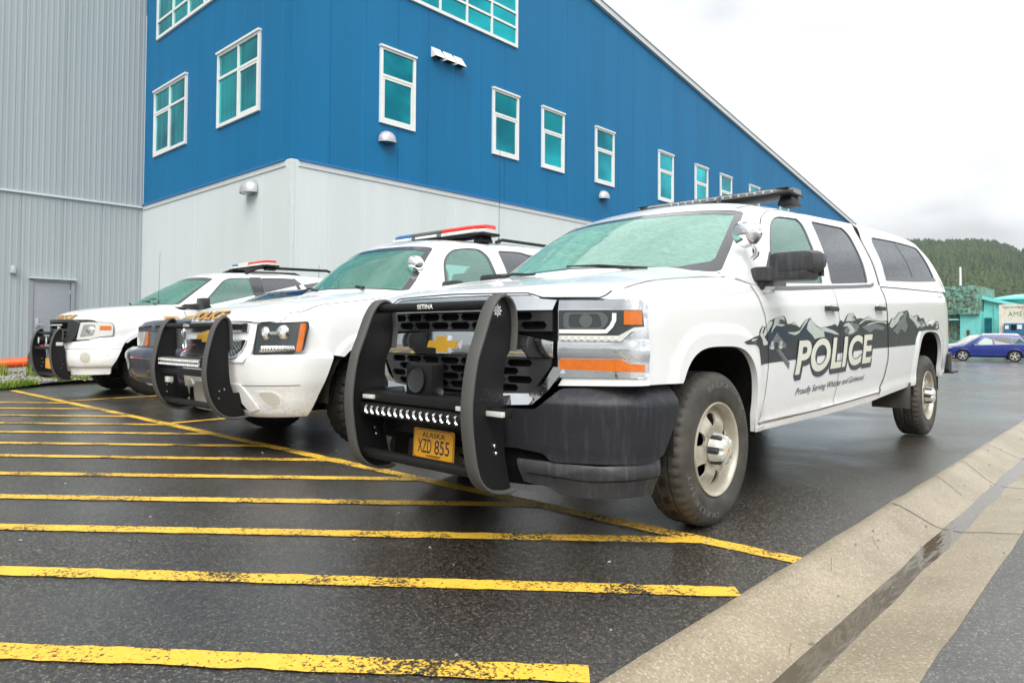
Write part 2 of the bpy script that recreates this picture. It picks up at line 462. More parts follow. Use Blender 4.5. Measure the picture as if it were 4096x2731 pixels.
def siding(key, base, seam, pitch, micro, grime=.1, bs=.35):
    """painted steel siding; real seams are modelled, this adds the fine pressed flutes"""
    n = NT(key); c = n.new('ShaderNodeTexCoord'); s = n.new('ShaderNodeSeparateXYZ'); n.l(c.outputs['Object'], s.inputs[0])
    a = n.math('ADD', s.outputs[0], s.outputs[1])
    w = n.math('SINE', n.math('MULTIPLY', a, 2 * math.pi / micro))
    h = n.ramp(n.math('MULTIPLY_ADD', w, .5, .5), [(.35, 0.0), (.65, 1.0)])
    vz = n.coord('Object', (1.3, 1.3, .12)); st = n.noise(vz, 1.4, 5, .6)
    pan = n.new('ShaderNodeTexWhiteNoise', noise_dimensions='1D'); n.l(n.math('FLOOR', n.math('DIVIDE', a, pitch)), pan.inputs['W'])
    k = n.math('ADD', n.math('MULTIPLY', n.ramp(st, [(.3, 0.0), (.75, 1.0)]), .6), n.math('MULTIPLY', pan.outputs['Value'], .4))
    col = n.mix(k, tuple(x * (1 - grime) for x in base), tuple(min(1, x * (1 + grime)) for x in base))
    n.set(color=col, rough=.5, spec=.22); n.bump(h, bs, .012); M[key] = n.m
siding('blue_siding', (.0008, .138, .310), 0, 1.0, .05)
siding('pale_siding', (.60, .65, .655), 0, 1.0, .05, .05)
siding('grey_siding', (.345, .385, .40), 0, 1.0, .045, .05, .2)
simple('blue_trim', (.006, .16, .42), rough=.35)
simple('pale_trim', (.57, .62, .625), rough=.4, var=.05)
simple('white_frame', (.74, .75, .73), rough=.35, var=.05)
simple('grey_door', (.26, .28, .31), rough=.45, var=.04)
simple('lamp_metal', (.45, .46, .49), rough=.35, metal=.3)
def pane_mat():
    n = NT('window_teal'); v = n.coord('Object', (.22, .22, .30)); oi = n.new('ShaderNodeObjectInfo')
    f = n.ramp(n.noise(v, 1.0, 3, .5, .6), [(.40, 0.0), (.62, 1.0)])
    col = n.mix(f, (.004, .20, .26), (.014, .52, .55)); n.set(color=col, rough=.04, metal=.85, spec=.6); n.bump(n.noise(n.coord('Object'), .9, 1), .03, .03); M['window_teal'] = n.m
pane_mat()
simple('teal_wall', (.16, .62, .58), rough=.6, var=.12, vs=2, streak=.25)
def mossy():
    n = NT('mossy_cladding'); v = n.coord('Object', (3, 3, 1.2))
    f = n.ramp(n.noise(v, 1.4, 8, .72, .5), [(.42, 0.0), (.56, 1.0)]); g = n.ramp(n.noise(v, 5, 4), [(.4, 0.0), (.6, 1.0)])
    n.set(color=n.mix(f, (.17, .42, .36), n.mix(g, (.045, .042, .025), (.14, .15, .06))), rough=.8); M['mossy'] = n.m
mossy()
def rusty():
    n = NT('rusty_white_steel'); v = n.coord('Object')
    f = n.ramp(n.noise(v, 1.3, 7, .7), [(.52, 0.0), (.68, 1.0)])
    n.set(color=n.mix(f, (.70, .66, .56), (.42, .20, .06)), rough=.6); M['rusty'] = n.m
rusty()
simple('roof_teal', (.20, .66, .64), rough=.5, var=.08)
simple('green_letters', (.01, .22, .08), rough=.5)
simple('reefer_blue', (.02, .14, .28), rough=.4)
def leafy(key, a, b, c, sc=.2):
    n = NT(key); v = n.coord('Object'); f = n.noise(v, sc, 6, .65); g = n.noise(v, sc * 9, 3)
    col = n.mix(n.ramp(f, [(.38, 0.0), (.62, 1.0)]), a, b); col = n.mix(n.ramp(g, [(.45, 0.0), (.75, .8)]), col, c)
    n.set(color=col, rough=.8, spec=.2); M[key] = n.m
leafy('forest', (.034, .064, .034), (.070, .105, .038), (.026, .046, .030), .025)
leafy('forest_floor', (.035, .065, .025), (.09, .12, .04), (.03, .045, .02), .03)
leafy('grass', (.13, .22, .025), (.30, .38, .05), (.09, .16, .02), 3)
leafy('rock', (.20, .19, .18), (.34, .32, .30), (.10, .095, .09), 6)
leafy('dirt', (.14, .14, .13), (.22, .21, .20), (.08, .08, .075), 3)
leafy('hazed_slope', (.12, .14, .13), (.16, .18, .16), (.10, .12, .11), .01)  # pale grey-green: haze put into the colour of the added slopes
# ------------------------------------------------------------------ world, sun, camera
w = bpy.data.worlds.new('World'); scn.world = w; w.use_nodes = True
nt = w.node_tree; bg = nt.nodes['Background']
sky = nt.nodes.new('ShaderNodeTexSky'); sky.sky_type = 'NISHITA'; sky.sun_disc = False
SUN_EL, SUN_AZ = R(50), R(142)
sky.sun_elevation = SUN_EL; sky.sun_rotation = SUN_AZ; sky.air_density = 1.5; sky.dust_density = 4
tc = nt.nodes.new('ShaderNodeTexCoord'); mp = nt.nodes.new('ShaderNodeMapping'); mp.inputs['Scale'].default_value = (1, 1, 2.6); mp.inputs['Location'].default_value = (.35, .1, 0)
nz = nt.nodes.new('ShaderNodeTexNoise'); nz.inputs['Scale'].default_value = 2.1; nz.inputs['Detail'].default_value = 5; nz.inputs['Roughness'].default_value = .5; nz.inputs['Distortion'].default_value = .3
rm = nt.nodes.new('ShaderNodeValToRGB'); e = rm.color_ramp.elements
e[0].position = .35; e[0].color = (2.0, 2.05, 2.15, 1); e[1].position = .60; e[1].color = (5.8, 5.9, 5.95, 1)
mx = nt.nodes.new('ShaderNodeMix'); mx.data_type = 'RGBA'; mx.inputs[0].default_value = .93
L = nt.links.new
L(tc.outputs['Generated'], mp.inputs['Vector']); L(mp.outputs[0], nz.inputs['Vector']); L(nz.outputs['Fac'], rm.inputs[0])
dt = nt.nodes.new('ShaderNodeVectorMath'); dt.operation = 'DOT_PRODUCT'; dt.inputs[1].default_value = (.60, .50, .62); L(tc.outputs['Generated'], dt.inputs[0])
gr = nt.nodes.new('ShaderNodeMapRange'); gr.inputs[1].default_value = -.5; gr.inputs[2].default_value = .75; gr.inputs[3].default_value = .42; gr.inputs[4].default_value = 1.22; L(dt.outputs['Value'], gr.inputs[0])
ml = nt.nodes.new('ShaderNodeVectorMath'); ml.operation = 'SCALE'; L(rm.outputs[0], ml.inputs[0]); L(gr.outputs[0], ml.inputs['Scale'])
L(sky.outputs[0], mx.inputs[6]); L(ml.outputs[0], mx.inputs[7]); L(mx.outputs[2], bg.inputs['Color']); bg.inputs['Strength'].default_value = .10

sd = bpy.data.lights.new('sun', 'SUN'); sd.energy = 1.5; sd.angle = R(50); sd.color = (1.0, .98, .94)
so = bpy.data.objects.new('sun', sd); COL.objects.link(so)
dv = Vector((math.sin(SUN_AZ) * math.cos(SUN_EL), math.cos(SUN_AZ) * math.cos(SUN_EL), math.sin(SUN_EL)))
so.rotation_euler = dv.to_track_quat('Z', 'Y').to_euler(); so.location = (0, 0, 30)

cd = bpy.data.cameras.new('camera'); cam = bpy.data.objects.new('camera', cd); COL.objects.link(cam); scn.camera = cam
F0, PITCH, AZ, ROLL = 1600.0, .0254, .7464, .0060
fw = Vector((-math.sin(AZ), math.cos(AZ), 0)); rt = Vector((math.cos(AZ), math.sin(AZ), 0)); up = Vector((0, 0, 1))
Fv = fw * math.cos(PITCH) + up * math.sin(PITCH); U = -fw * math.sin(PITCH) + up * math.cos(PITCH)
Rv = rt * math.cos(ROLL) + U * math.sin(ROLL); U = -rt * math.sin(ROLL) + U * math.cos(ROLL)
cam.matrix_world = Matrix(((Rv.x, U.x, -Fv.x, 2.6485), (Rv.y, U.y, -Fv.y, -3.3623), (Rv.z, U.z, -Fv.z, .9751), (0, 0, 0, 1)))
cd.sensor_width = 36; cd.lens = F0 / 2352 * 36; cd.shift_y = -55.9 / 2352; cd.clip_start = .05; cd.clip_end = 4000
scn.view_settings.view_transform = 'Standard'; scn.view_settings.look = 'None'; scn.view_settings.exposure = 1.5; scn.view_settings.gamma = 1

# ------------------------------------------------------------------ ground
def gz(x, y): return -.50 * max(0.0, min(1.0, (y - 7) / 42.0)) if y > 7 else 0.0
def ground_fn(u, v, off): return (u, v, gz(u, v) + off)

def sheet(name, xs, ys, zf, mat):
    mb = MB(); mb.grid([[(x, y, zf(x, y)) for x in xs] for y in ys]); return tag(mb.build(name, mat, None, 60), kind='structure')
ys_ = [-160, -60, -20] + [y for y in range(-8, 8)] + [8 + 3 * i for i in range(16)] + [70, 110]
sheet('parking_lot', [-90, -40, -20, -10, -5, 0, 1.50], ys_, gz, M['asphalt'])
sheet('road', [2.115, 3, 6, 12, 30, 90], ys_, lambda x, y: gz(x, y) - .045, M['asphalt'])
sheet('ground', [-1000, -400, -90.1, 90, 400, 1000], [-1000, -400, -161, 111, 600, 1000], lambda x, y: -1.0, M['dirt'])
# rolled kerb with a concave gutter
prof = [(1.485, -.05), (1.49, .006), (1.52, .014), (1.56, .006), (1.62, -.022), (1.68, -.052), (1.735, -.076), (1.79, -.088), (1.85, -.086), (1.92, -.074), (2.0, -.060), (2.08, -.048), (2.122, -.042), (2.126, -.09)]
def kerb_at(x):
    for a, b in zip(prof, prof[1:]):
        if a[0] <= x <= b[0]: return lerp(a[1], b[1], (x - a[0]) / (b[0] - a[0]))
    return 0
yk = [-12 + .25 * i for i in range(int(70 / .25))]
mb = MB(); rows = []
for y in yk:
    r = []
    for i, (x, z) in enumerate(prof):
        j = (noise.noise(Vector((x * 3, y * 2.3, 0))) * .006) if 2 < i < 12 else noise.noise(Vector((i, y * 5, 0))) * .012
        r.append((x + (j if i < 3 or i > 11 else 0), y, z + gz(x, y) + (j * .4 if 2 < i < 12 else 0)))
    rows.append(r)
mb.grid(rows); tag(mb.build('kerb', M['concrete'], None, 50), kind='structure')
mb = MB()
mb.grid([[(1.742 + .022 * noise.noise(Vector((y * 2, 0, 3))), y, -.0840 + gz(0, y)), (1.80, y, -.0835 + gz(0, y)), (1.872 + .03 * noise.noise(Vector((y * 1.5, 5, 3))), y, -.0840 + gz(0, y))] for y in yk])
tag(mb.build('gutter_water', M['water'], None, 60), kind='structure')
# joints and cracks in the kerb
mb = MB()
def crack(pts, w=.006):
    Q = resample([(p[0], p[1], 0) for p in pts], 34); rows = []
    for i, q in enumerate(Q):
        j = noise.noise(Vector((q.x * 11, q.y * 11, 1))) * .012; ww = w * (.6 + .6 * abs(noise.noise(Vector((i * .7, q.y, 4)))))
        rows.append([(q.x, q.y + j, kerb_at(q.x) + gz(0, q.y) + .0035), (q.x, q.y + j + ww, kerb_at(q.x) + gz(0, q.y) + .0035)])
    mb.grid(rows)
for y in (1.10, 4.15, 7.2, 10.25, -1.95): crack([(1.50, y), (2.12, y)], .011)
crack([(1.50, 2.2), (1.70, 2.02)], .008); crack([(1.50, 3.05), (1.8, 2.7), (2.1, 2.5)], .01); crack([(1.58, -.12), (1.62, -.24)], .004); crack([(1.6, .4), (1.66, .3)], .004); crack([(1.72, -.95), (1.75, -1.05)], .004)
tag(mb.build('kerb_cracks', M['dark_void'], None, 60), kind='structure')

# painted hatching in front of the stalls
mb = MB()
def gline(a, b, w, z=.004):
    a, b = Vector(a), Vector(b); d = (b - a).normalized(); n = Vector((-d.y, d.x)) * w / 2; k = max(2, int((b - a).length / .045)); rows = []
    for i in range(k + 1):
        p = a.lerp(b, i / k); e1 = noise.noise(Vector((p.x * 14, p.y * 14, 0))) * .011; e2 = noise.noise(Vector((p.x * 14, p.y * 14, 5))) * .011; nn = n.normalized()
        rows.append([(p.x + n.x + nn.x * e1, p.y + n.y + nn.y * e1, z + gz(p.x, p.y)), (p.x - n.x + nn.x * e2, p.y - n.y + nn.y * e2, z + gz(p.x, p.y))])
    mb.grid(rows)
gline((-11.3, -.47), (1.53, -.27), .105, .004)
hz = [((1.44, -1.72), (-3.2, -5.45)), ((1.47, -.81), (-3.2, -4.6)), ((1.03, -.30), (-4.0, -4.55)), ((.04, -.30), (-5.4, -4.95)), ((-.97, -.30), (-6.3, -4.85)), ((-1.98, -.30), (-7.3, -4.8)), ((-2.95, -.31), (-8.3, -4.9)),
      ((-4.0, -.33), (-9.3, -4.9)), ((-4.98, -.34), (-10.3, -4.9)), ((-6.05, -.36), (-11.3, -4.9)), ((-7.2, -.38), (-12.3, -4.9)), ((-8.3, -.4), (-13.3, -4.9))]
for a, b in hz: gline(a, b, .10, .005)
for x, y1 in ((-8.74, 5), (-5.22, 5), (-1.75, 5)): gline((x + .06, -.35), (x - .02, y1), .095, .0045)
tag(mb.build('road_markings', M['yellow'], None, 60, fixn=False), kind='structure')

# gravel bed and grass verge below the grey wall
vx = [(-10.9, -2.6), (-11.5, -.75), (-12.35, .55), (-12.5, 1.6), (-12.5, 5.2), (-22.0, 5.2), (-22.0, -9), (-14, -9)]
def bed_fn(u, v, off):
    d = min(1.0, max(0.0, (-u - 11.2) / 2.2)); return (u, v, .012 + .10 * d + .03 * noise.noise(Vector((u * 1.3, v * 1.3, 0))) * d + off)
tag(plate('gravel_bed', [vx], bed_fn, M['dirt'], None, 0, 0, .4), kind='structure')
mb = MB(); rnd = random.Random(3)
for i in range(5200):
    x = rnd.uniform(-16.5, -12.2); y = rnd.uniform(-3.2, 3.4)
    if x > -12.6 and y > 1: continue
    edge = -12.5 if y > .6 else -11.5 - (y + .75) * .65
    if x > edge + .1 and rnd.random() > .1: continue
    z = bed_fn(x, y, 0)[2]; s = rnd.uniform(.02, .06); 
    vs = []
    for k in range(6):
        a = (1, 0, 0, -1, 0, 0)[k], (0, 1, 0, 0, -1, 0)[k], (0, 0, .6, 0, 0, -.6)[k]
        vs.append((x + a[0] * s * rnd.uniform(.7, 1.2), y + a[1] * s * rnd.uniform(.7, 1.2), z + s * .3 + a[2] * s * rnd.uniform(.7, 1.2)))
    mb.add(vs, [(0, 1, 2), (1, 3, 2), (3, 4, 2), (4, 0, 2), (1, 0, 5), (3, 1, 5), (4, 3, 5), (0, 4, 5)])
tag(mb.build('gravel_stones', M['rock'], None, 0), kind='stuff', label='grey broken stones heaped below the grey metal wall', cat='gravel')
mb = MB()
def blade(x, y, z, h, lean, w):
    a = rnd.uniform(0, 6.28); dx, dy = math.cos(a) * lean, math.sin(a) * lean; px, py = -math.sin(a) * w, math.cos(a) * w
    mb.add([(x - px, y - py, z), (x + px, y + py, z), (x + dx * .5 + px * .6, y + dy * .5 + py * .6, z + h * .65), (x + dx * .5 - px * .6, y + dy * .5 - py * .6, z + h * .65), (x + dx, y + dy, z + h)], [(0, 1, 2, 3), (3, 2, 4)])
for i in range(5200):
    t = rnd.random(); y = lerp(-3.0, 2.2, t); edge = -12.45 if y > .6 else -11.45 - (y + .75) * .7
    x = edge - abs(rnd.gauss(0, .24)) + .05
    if noise.noise(Vector((x * 2.2, y * 2.2, 0))) < -.12: continue
    blade(x, y, bed_fn(x, y, 0)[2] - .01, rnd.uniform(.04, .13), rnd.uniform(.01, .07), rnd.uniform(.004, .010))
for cx_, cy_ in ((-14.0, -.25), (-13.7, -.15), (-13.2, .25), (-13.9, -.35)):
    for i in range(60): blade(cx_ + rnd.gauss(0, .07), cy_ + rnd.gauss(0, .07), .08, rnd.uniform(.15, .42), rnd.uniform(.04, .2), .008)
tag(mb.build('grass', M['grass'], None, 0, fixn=False), kind='stuff', label='bright green grass and weeds along the gravel edge', cat='grass')

mb = MB()
for i in range(260):
    if i < 130: x, y = rnd.uniform(-9, 1.4), rnd.uniform(-3.2, 3)
    else: x, y = rnd.uniform(1.3, 3.2), rnd.uniform(-2.2, 6)
    z = (gz(x, y) if x < 1.5 else kerb_at(x) + gz(0, y) if x < 2.12 else -.045); s = rnd.uniform(.003, .009); a = rnd.uniform(0, 3)
    vs = [(x + math.cos(a + k * 1.57) * s * (1 + .6 * (k % 2)), y + math.sin(a + k * 1.57) * s * (1 + .6 * (k % 2)), z + .003) for k in range(4)] + [(x, y, z + .003 + s * .9)]
    mb.add(vs, [(0, 1, 4), (1, 2, 4), (2, 3, 4), (3, 0, 4)])
tag(mb.build('loose_grit', M['rock'], None, 0), kind='stuff', label='loose chips of grit lying on the wet asphalt and kerb', cat='grit')

# knocked-over orange post
t = tag(empty('delineator_post', (-14.6, -.58, .21)), 'knocked over orange plastic delineator post lying on the gravel', 'traffic post')
a, b = Vector((-.30, -2.0, -.04)), Vector((.35, 1.05, .16)); d = (b - a)
MB().tube([a, a.lerp(b, .45), a.lerp(b, .46), b], [.062, .075, .088, .098], 20).build('post', M['orange'], t)
MB().tube([a.lerp(b, .20), a.lerp(b, .34)], [.074, .079], 20).build('reflective_band', M['led_white'], t)
MB().tube([b - d * .012, b + d * .012], [.24, .24], 8).tube([b - d * .03, b - d * .012], [.12, .24], 8).build('rubber_base', M['tyre'], t)

# ------------------------------------------------------------------ the big metal building
bld = tag(empty('metal_building', (-12.55, 5.22, 0)), 'large blue and pale grey metal-clad building behind the parked police vehicles', 'building')
BX, BY = -12.55, 5.22
def lw(p): return (p[0] - BX, p[1] - BY, p[2])
SE = 5.18; YE = 52.0
def roof_z(y): return 16.26 - .159 * y
def wallmesh(name, mat, fn, u0, u1, z0, zt, pitch, depth, label=None, rib=None):
    """cladding with modelled seams (and ribs): profile runs along the wall"""
    us = []; u = u0
    while u < u1 - 1e-6:
        n = min(u + pitch, u1)
        us += [(u, depth), (u + .006, 0.0)]
        if rib:
            q = u + .03
            while q < n - .05: us += [(q, 0), (q + .018, rib), (q + .05, rib), (q + .068, 0)]; q += .155
        us += [(n - .012, 0.0), (n - .006, depth)]; u = n
    mb = MB(); mb.grid([[fn(a, z0, d) for a, d in us], [fn(a, zt(a) if callable(zt) else zt, d) for a, d in us]])
    o = mb.build(name, mat, bld, 20, fixn=False)
    if label: o['label'] = label
    return o
GR = -.15
right = lambda u, z, d: lw((BX + d, u, z)); left = lambda u, z, d: lw((u, BY - d, z)); wing = lambda u, z, d: lw((-22 + d, u, z))
wallmesh('blue_wall', M['blue_siding'], right, BY, YE, SE, roof_z, 1.065, -.012, 'long blue wall under the sloping roof edge')
wallmesh('blue_wall', M['blue_siding'], left, -22, BX + .001, SE, lambda u: roof_z(BY), 1.0, -.008, 'short blue wall between the grey wing and the corner')
wallmesh('lower_wall', M['pale_siding'], right, BY, YE, GR, SE - .012, 1.065, -.006, 'pale lower wall beneath the long blue wall')
wallmesh('lower_wall', M['pale_siding'], left, -22, BX + .001, GR, SE - .012, 4.04, -.005, 'pale lower wall beneath the short blue wall')
wallmesh('wing_wall', M['grey_siding'], wing, -34.8, BY, 5.13, 22, 1.078, -.015, 'upper grey ribbed wall of the wing', rib=.007)
wallmesh('wing_wall', M['grey_siding'], wing, -34.8, BY, GR, 5.10, 1.078, -.015, 'lower grey ribbed wall of the wing', rib=.007)
def bb(name, c, d, mat, parent=bld, bev=.0, label=None):
    o = MB().box(lw(c), d, bev=bev).build(name, mat, parent, 30)
    if label: o['label'] = label
    return o
# corner piece, base flashing, seam drips, roof edge
mb = MB(); mb.box(lw((BX - .035, BY - .002, (GR + SE) / 2 + .0)), (.09, .02, SE - GR - .02)).box(lw((BX + .002, BY + .05, (GR + SE) / 2)), (.02, .10, SE - GR - .02)); mb.build('corner_trim', M['pale_trim'], bld)
mb = MB(); mb.box(lw((BX - .035, BY - .002, 12)), (.09, .02, 13.6)).box(lw((BX + .002, BY + .05, 12)), (.02, .10, 13.6)); mb.build('corner_trim', M['blue_siding'], bld)
mb = MB(); mb.box(lw((BX + .03, (BY + YE) / 2 + .1, SE)), (.07, YE - BY - .2, .045)).box(lw((-17.37, BY - .03, SE)), (9.2, .07, .045)); mb.build('drip_flashing', M['blue_trim'], bld)
mb = MB(); mb.box(lw((BX + .012, (BY + YE) / 2 + .1, SE - .09)), (.03, YE - BY - .2, .13)).box(lw((-17.37, BY - .012, SE - .09)), (9.2, .03, .13)); mb.build('base_trim', M['pale_trim'], bld)
bb('seam_flashing', (-21.97, -14.8, 5.115), (.08, 40, .06), M['pale_trim'])
mb = MB(); zr = lambda y: roof_z(y)
for (o0, o1, za, zb_) in ((.0, .12, -.16, .05), (-.05, .16, .05, .085)):
    P = []
    for y in (BY - .1, YE + .3):
        P += [lw((BX + o0, y, zr(y) + za)), lw((BX + o1, y, zr(y) + za)), lw((BX + o1, y, zr(y) + zb_)), lw((BX + o0, y, zr(y) + zb_))]
    mb.add(P, [(0, 1, 2, 3), (7, 6, 5, 4), (0, 4, 5, 1), (1, 5, 6, 2), (2, 6, 7, 3), (3, 7, 4, 0)])
mb.build('roof_edge', M['pale_trim'], bld)
mb = MB(); mb.add([lw((BX, BY, zr(BY))), lw((BX, YE, zr(YE))), lw((-30, YE, zr(YE))), lw((-30, BY, zr(BY)))], [(0, 1, 2, 3)]); mb.add([lw((BX, YE, GR)), lw((-30, YE, GR)), lw((-30, YE, zr(YE))), lw((BX, YE, zr(YE)))], [(0, 1, 2, 3)]); mb.build('roof', M['pale_trim'], bld, fixn=False)

def building_window(side, u0, u1, z0, z1, cols, rows, sash=None, label=None):
    """frame proud of the siding, panes set back; cols/rows are inner division positions"""
    f = {'R': lambda u, z, d: lw((BX + d, u, z)), 'L': lambda u, z, d: lw((u, BY - d, z))}[side]
    def bx(mb, ua, ub, za, zb, d0, d1):
        P = [f(u, z, d) for d in (d0, d1) for (u, z) in ((ua, za), (ub, za), (ub, zb), (ua, zb))]
        mb.add(P, [(3, 2, 1, 0), (4, 5, 6, 7), (0, 1, 5, 4), (1, 2, 6, 5), (2, 3, 7, 6), (3, 0, 4, 7)])
    mb = MB(); t = .085
    bx(mb, u0, u0 + t, z0, z1, -.01, .060); bx(mb, u1 - t, u1, z0, z1, -.01, .060)
    bx(mb, u0 + t, u1 - t, z0, z0 + t * 1.1, -.01, .058); bx(mb, u0 + t, u1 - t, z1 - t * .7, z1, -.01, .058)
    bx(mb, u0 - .02, u1 + .02, z1, z1 + .055, -.01, .10)
    U = [u0 + t] + [c for c in cols] + [u1 - t]; Z = [z0 + t * 1.1] + [r for r in rows] + [z1 - t * .7]
    for c in cols: bx(mb, c - .035, c + .035, z0 + t, z1 - t * .7, -.005, .054)
    for i, (a, b) in enumerate(zip(U, U[1:])):
        for r in rows: bx(mb, a, b, r - .035, r + .035, -.005, .052)
    if sash:
        for (i, j) in sash:
            a, b = U[i] + (.035 if i else 0), U[i + 1] - (.035 if i < len(U) - 2 else 0); c, d = Z[j] + (.035 if j else 0), Z[j + 1] - (.035 if j < len(Z) - 2 else 0); s = .065
            bx(mb, a + .01, a + s, c + .01, d - .01, .0, .045); bx(mb, b - s, b - .01, c + .01, d - .01, .0, .045); bx(mb, a + s, b - s, c + .01, c + s, .0, .044); bx(mb, a + s, b - s, d - s, d - .01, .0, .044)
    fr = mb.build('window', M['white_frame'], bld, 20)
    if label: fr['label'] = label
    gm = MB()
    for a, b in zip(U, U[1:]):
        for c, d in zip(Z, Z[1:]): gm.add([f(a, c, .014), f(b, c, .014), f(b, d, .014), f(a, d, .014)], [(0, 1, 2, 3)])
    gm.build('pane', M['window_teal'], fr, 0, fixn=False)
K = 1.1937
yk_ = lambda y: -3.3623 + (y + 3.3623) * K
for i, y in enumerate((5.97, 9.577, 11.572, 14.14, 17.875, 20.506, 22.58, 25.296, 28.6)):
    a = yk_(y); building_window('R', a, a + 1.21, 6.63, 8.68, [], [7.93], [(0, 0)], ['nearest', 'second', 'third', 'fourth', 'fifth', 'sixth', 'seventh', 'eighth', 'farthest'][i] + ' narrow window of the lower row on the long blue wall')
building_window('R', 7.0, 13.22, 10.30, 13.2, [7.85, 8.8, 9.88, 10.95, 12.02], [10.94, 11.42, 12.3], None, 'wide gridded window high on the long blue wall')
building_window('L', -16.51, -14.1, 6.66, 8.72, [-15.27], [8.03], [(1, 0)], 'two-light window beside the corner on the short blue wall')
building_window('L', -21.1, -18.6, 6.63, 8.72, [-19.85], [8.03], [(0, 0)], 'two-light window beside the grey wing on the short blue wall')
building_window('L', -21.0, -13.2, 10.42, 13.2, [-19.7, -18.55, -17.45, -16.3, -15.2, -14.2], [11.0, 12.0], None, 'wide gridded window high on the short blue wall')

def dome_lamp(f, u, z, r, label):
    """half-dome wall light with a dark mouth below"""
    rows = []
    for i in range(11):
        th = math.pi / 2 * i / 10; row = []
        for j in range(21):
            ph = math.pi * j / 20; row.append(f(u - math.cos(ph) * r * math.cos(th) , z + r * 1.02 * math.sin(th), .03 + math.sin(ph) * r * .95 * math.cos(th)))
        rows.append(row)
    mb = MB().grid(rows)
    mb.grid([rows[0], [f(u - math.cos(math.pi * j / 20) * r, z - .05, .03 + math.sin(math.pi * j / 20) * r * .95) for j in range(21)]])
    o = mb.build('wall_lamp', M['lamp_metal'], bld, 50); o['label'] = label
    mb = MB(); mb.grid([[f(u - math.cos(math.pi * j / 20) * r * .9, z - .04, .03 + math.sin(math.pi * j / 20) * r * .85) for j in range(21)], [f(u - math.cos(math.pi * j / 20) * r * .2, z - .10, .05) for j in range(21)]])
    mb.build('lamp_mouth', M['lamp_dark'], o, 50)
dome_lamp(right, 8.02, 6.16, .27, 'dome lamp under the nearest narrow window')
dome_lamp(right, yk_(14.55), 6.12, .27, 'dome lamp farther along the blue wall')
dome_lamp(left, -14.43, 4.62, .31, 'dome lamp on the pale wall below the blue')
lo = MB().box(lw((-21.93, 1.66, 2.80)), (.16, .17, .24), bev=.05, taper=.7).build('wall_lamp', M['lamp_metal'], bld); lo['label'] = 'small box lamp on the grey wing'
for i, (a, b) in enumerate(((9.58, 9.93), (10.02, 10.37), (10.44, 10.78))):
    mb = MB(); z0, z1 = 8.93, 9.24
    P = [right(a, z1, .0), right(b, z1, .0), right(b, z0, .22), right(a, z0, .22), right(a, z0, .0), right(b, z0, 0)]
    mb.add(P, [(0, 1, 2, 3), (0, 3, 4), (1, 5, 2)]); mb.build('vent_hood', M['white_frame'], bld, 0)
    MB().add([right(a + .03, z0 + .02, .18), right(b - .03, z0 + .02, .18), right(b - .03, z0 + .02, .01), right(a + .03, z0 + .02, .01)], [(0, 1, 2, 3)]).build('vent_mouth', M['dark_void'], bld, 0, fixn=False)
# service door in the wing
dr = bb('door', (-21.955, 2.66, 1.30), (.05, .96, 2.38), M['grey_door'], bev=.006, label='plain grey steel door in the wing')
mb = MB(); 
for (c, d) in (((-21.96, 2.125, 1.30), (.11, .10, 2.44)), ((-21.96, 3.205, 1.30), (.11, .10, 2.44)), ((-21.96, 2.665, 2.53), (.11, 1.0, .07))): mb.box(lw(c), d)
mb.build('door_frame', M['grey_door'], dr)
bb('door_hood', (-21.92, 2.67, 2.585), (.20, 1.24, .03), M['pale_trim'], dr)
mb = MB(); mb.box(lw((-21.92, 2.28, 1.25)), (.03, .09, .28), bev=.008); mb.box(lw((-21.86, 2.35, 1.20)), (.035, .17, .03), bev=.01); mb.build('handle', M['lamp_metal'], dr)
for hz_ in (2.2, .4): MB().box(lw((-21.925, 3.13, hz_)), (.03, .03, .14)).build('hinge', M['lamp_metal'], dr)

# ------------------------------------------------------------------ far side of the lot
FK = 1.316
def fx(x): return 2.6485 - (2.6485 - x) * FK
def fz(z): return .9751 + (z - .9751) * FK
FY = 80.0
def far_box(mb, x0, x1, z0, z1, y0=FY, y1=FY + 6): mb.box(((fx(x0) + fx(x1)) / 2, (y0 + y1) / 2, (fz(z0) + fz(z1)) / 2), (fx(x1) - fx(x0), y1 - y0, fz(z1) - fz(z0)))
G0 = .975 - (.975 + .65) / FK
t = tag(empty('weathered_shed', (fx(-8.4), FY, -.6)), 'weathered teal shed with mossy peeling cladding beyond the lot', 'shed'); O = Vector(t.location)
def sub(mb, name, mat, parent, org, label=None):
    mb.v = [(v[0] - org[0], v[1] - org[1], v[2] - org[2]) for v in mb.v]; o = mb.build(name, mat, parent, 25)
    if label: o['label'] = label
    return o
mb = MB(); far_box(mb, -11.5, -7.16, 2.75, 4.93, FY - 1.0, FY + 8); 
for i in range(46):
    x = rnd.uniform(-9.6, -7.3); z = rnd.uniform(2.9, 4.85); mb.box((fx(x), FY - 1.04, fz(z)), (rnd.uniform(.1, .5), .10, rnd.uniform(.05, .16)))
sub(mb, 'mossy_wall', M['mossy'], t, O)
mb = MB(); far_box(mb, -8.45, -7.1, G0, 3.0, FY - .6, FY + 6); sub(mb, 'annex', M['teal_wall'], t, O)
mb = MB(); far_box(mb, -11.5, -8.5, G0, 2.7, FY, FY + 6); sub(mb, 'base_wall', M['mossy'], t, O)
mb = MB(); far_box(mb, -9.4, -8.5, 2.30, 2.40, FY - 1.6, FY); sub(mb, 'eave', M['roof_teal'], t, O)
mb = MB(); far_box(mb, -8.02, -7.82, 1.0, 1.55, FY - .68, FY - .55); sub(mb, 'hatch', M['decal_brown'], t, O)
t = tag(empty('teal_warehouse', (fx(-5.5), FY + 2, -.6)), 'long turquoise warehouse with low gable beyond the lot', 'warehouse'); O = Vector(t.location)
mb = MB(); far_box(mb, -7.1, 2.0, G0, 4.2, FY + 9, FY + 30); sub(mb, 'wall', M['teal_wall'], t, O)
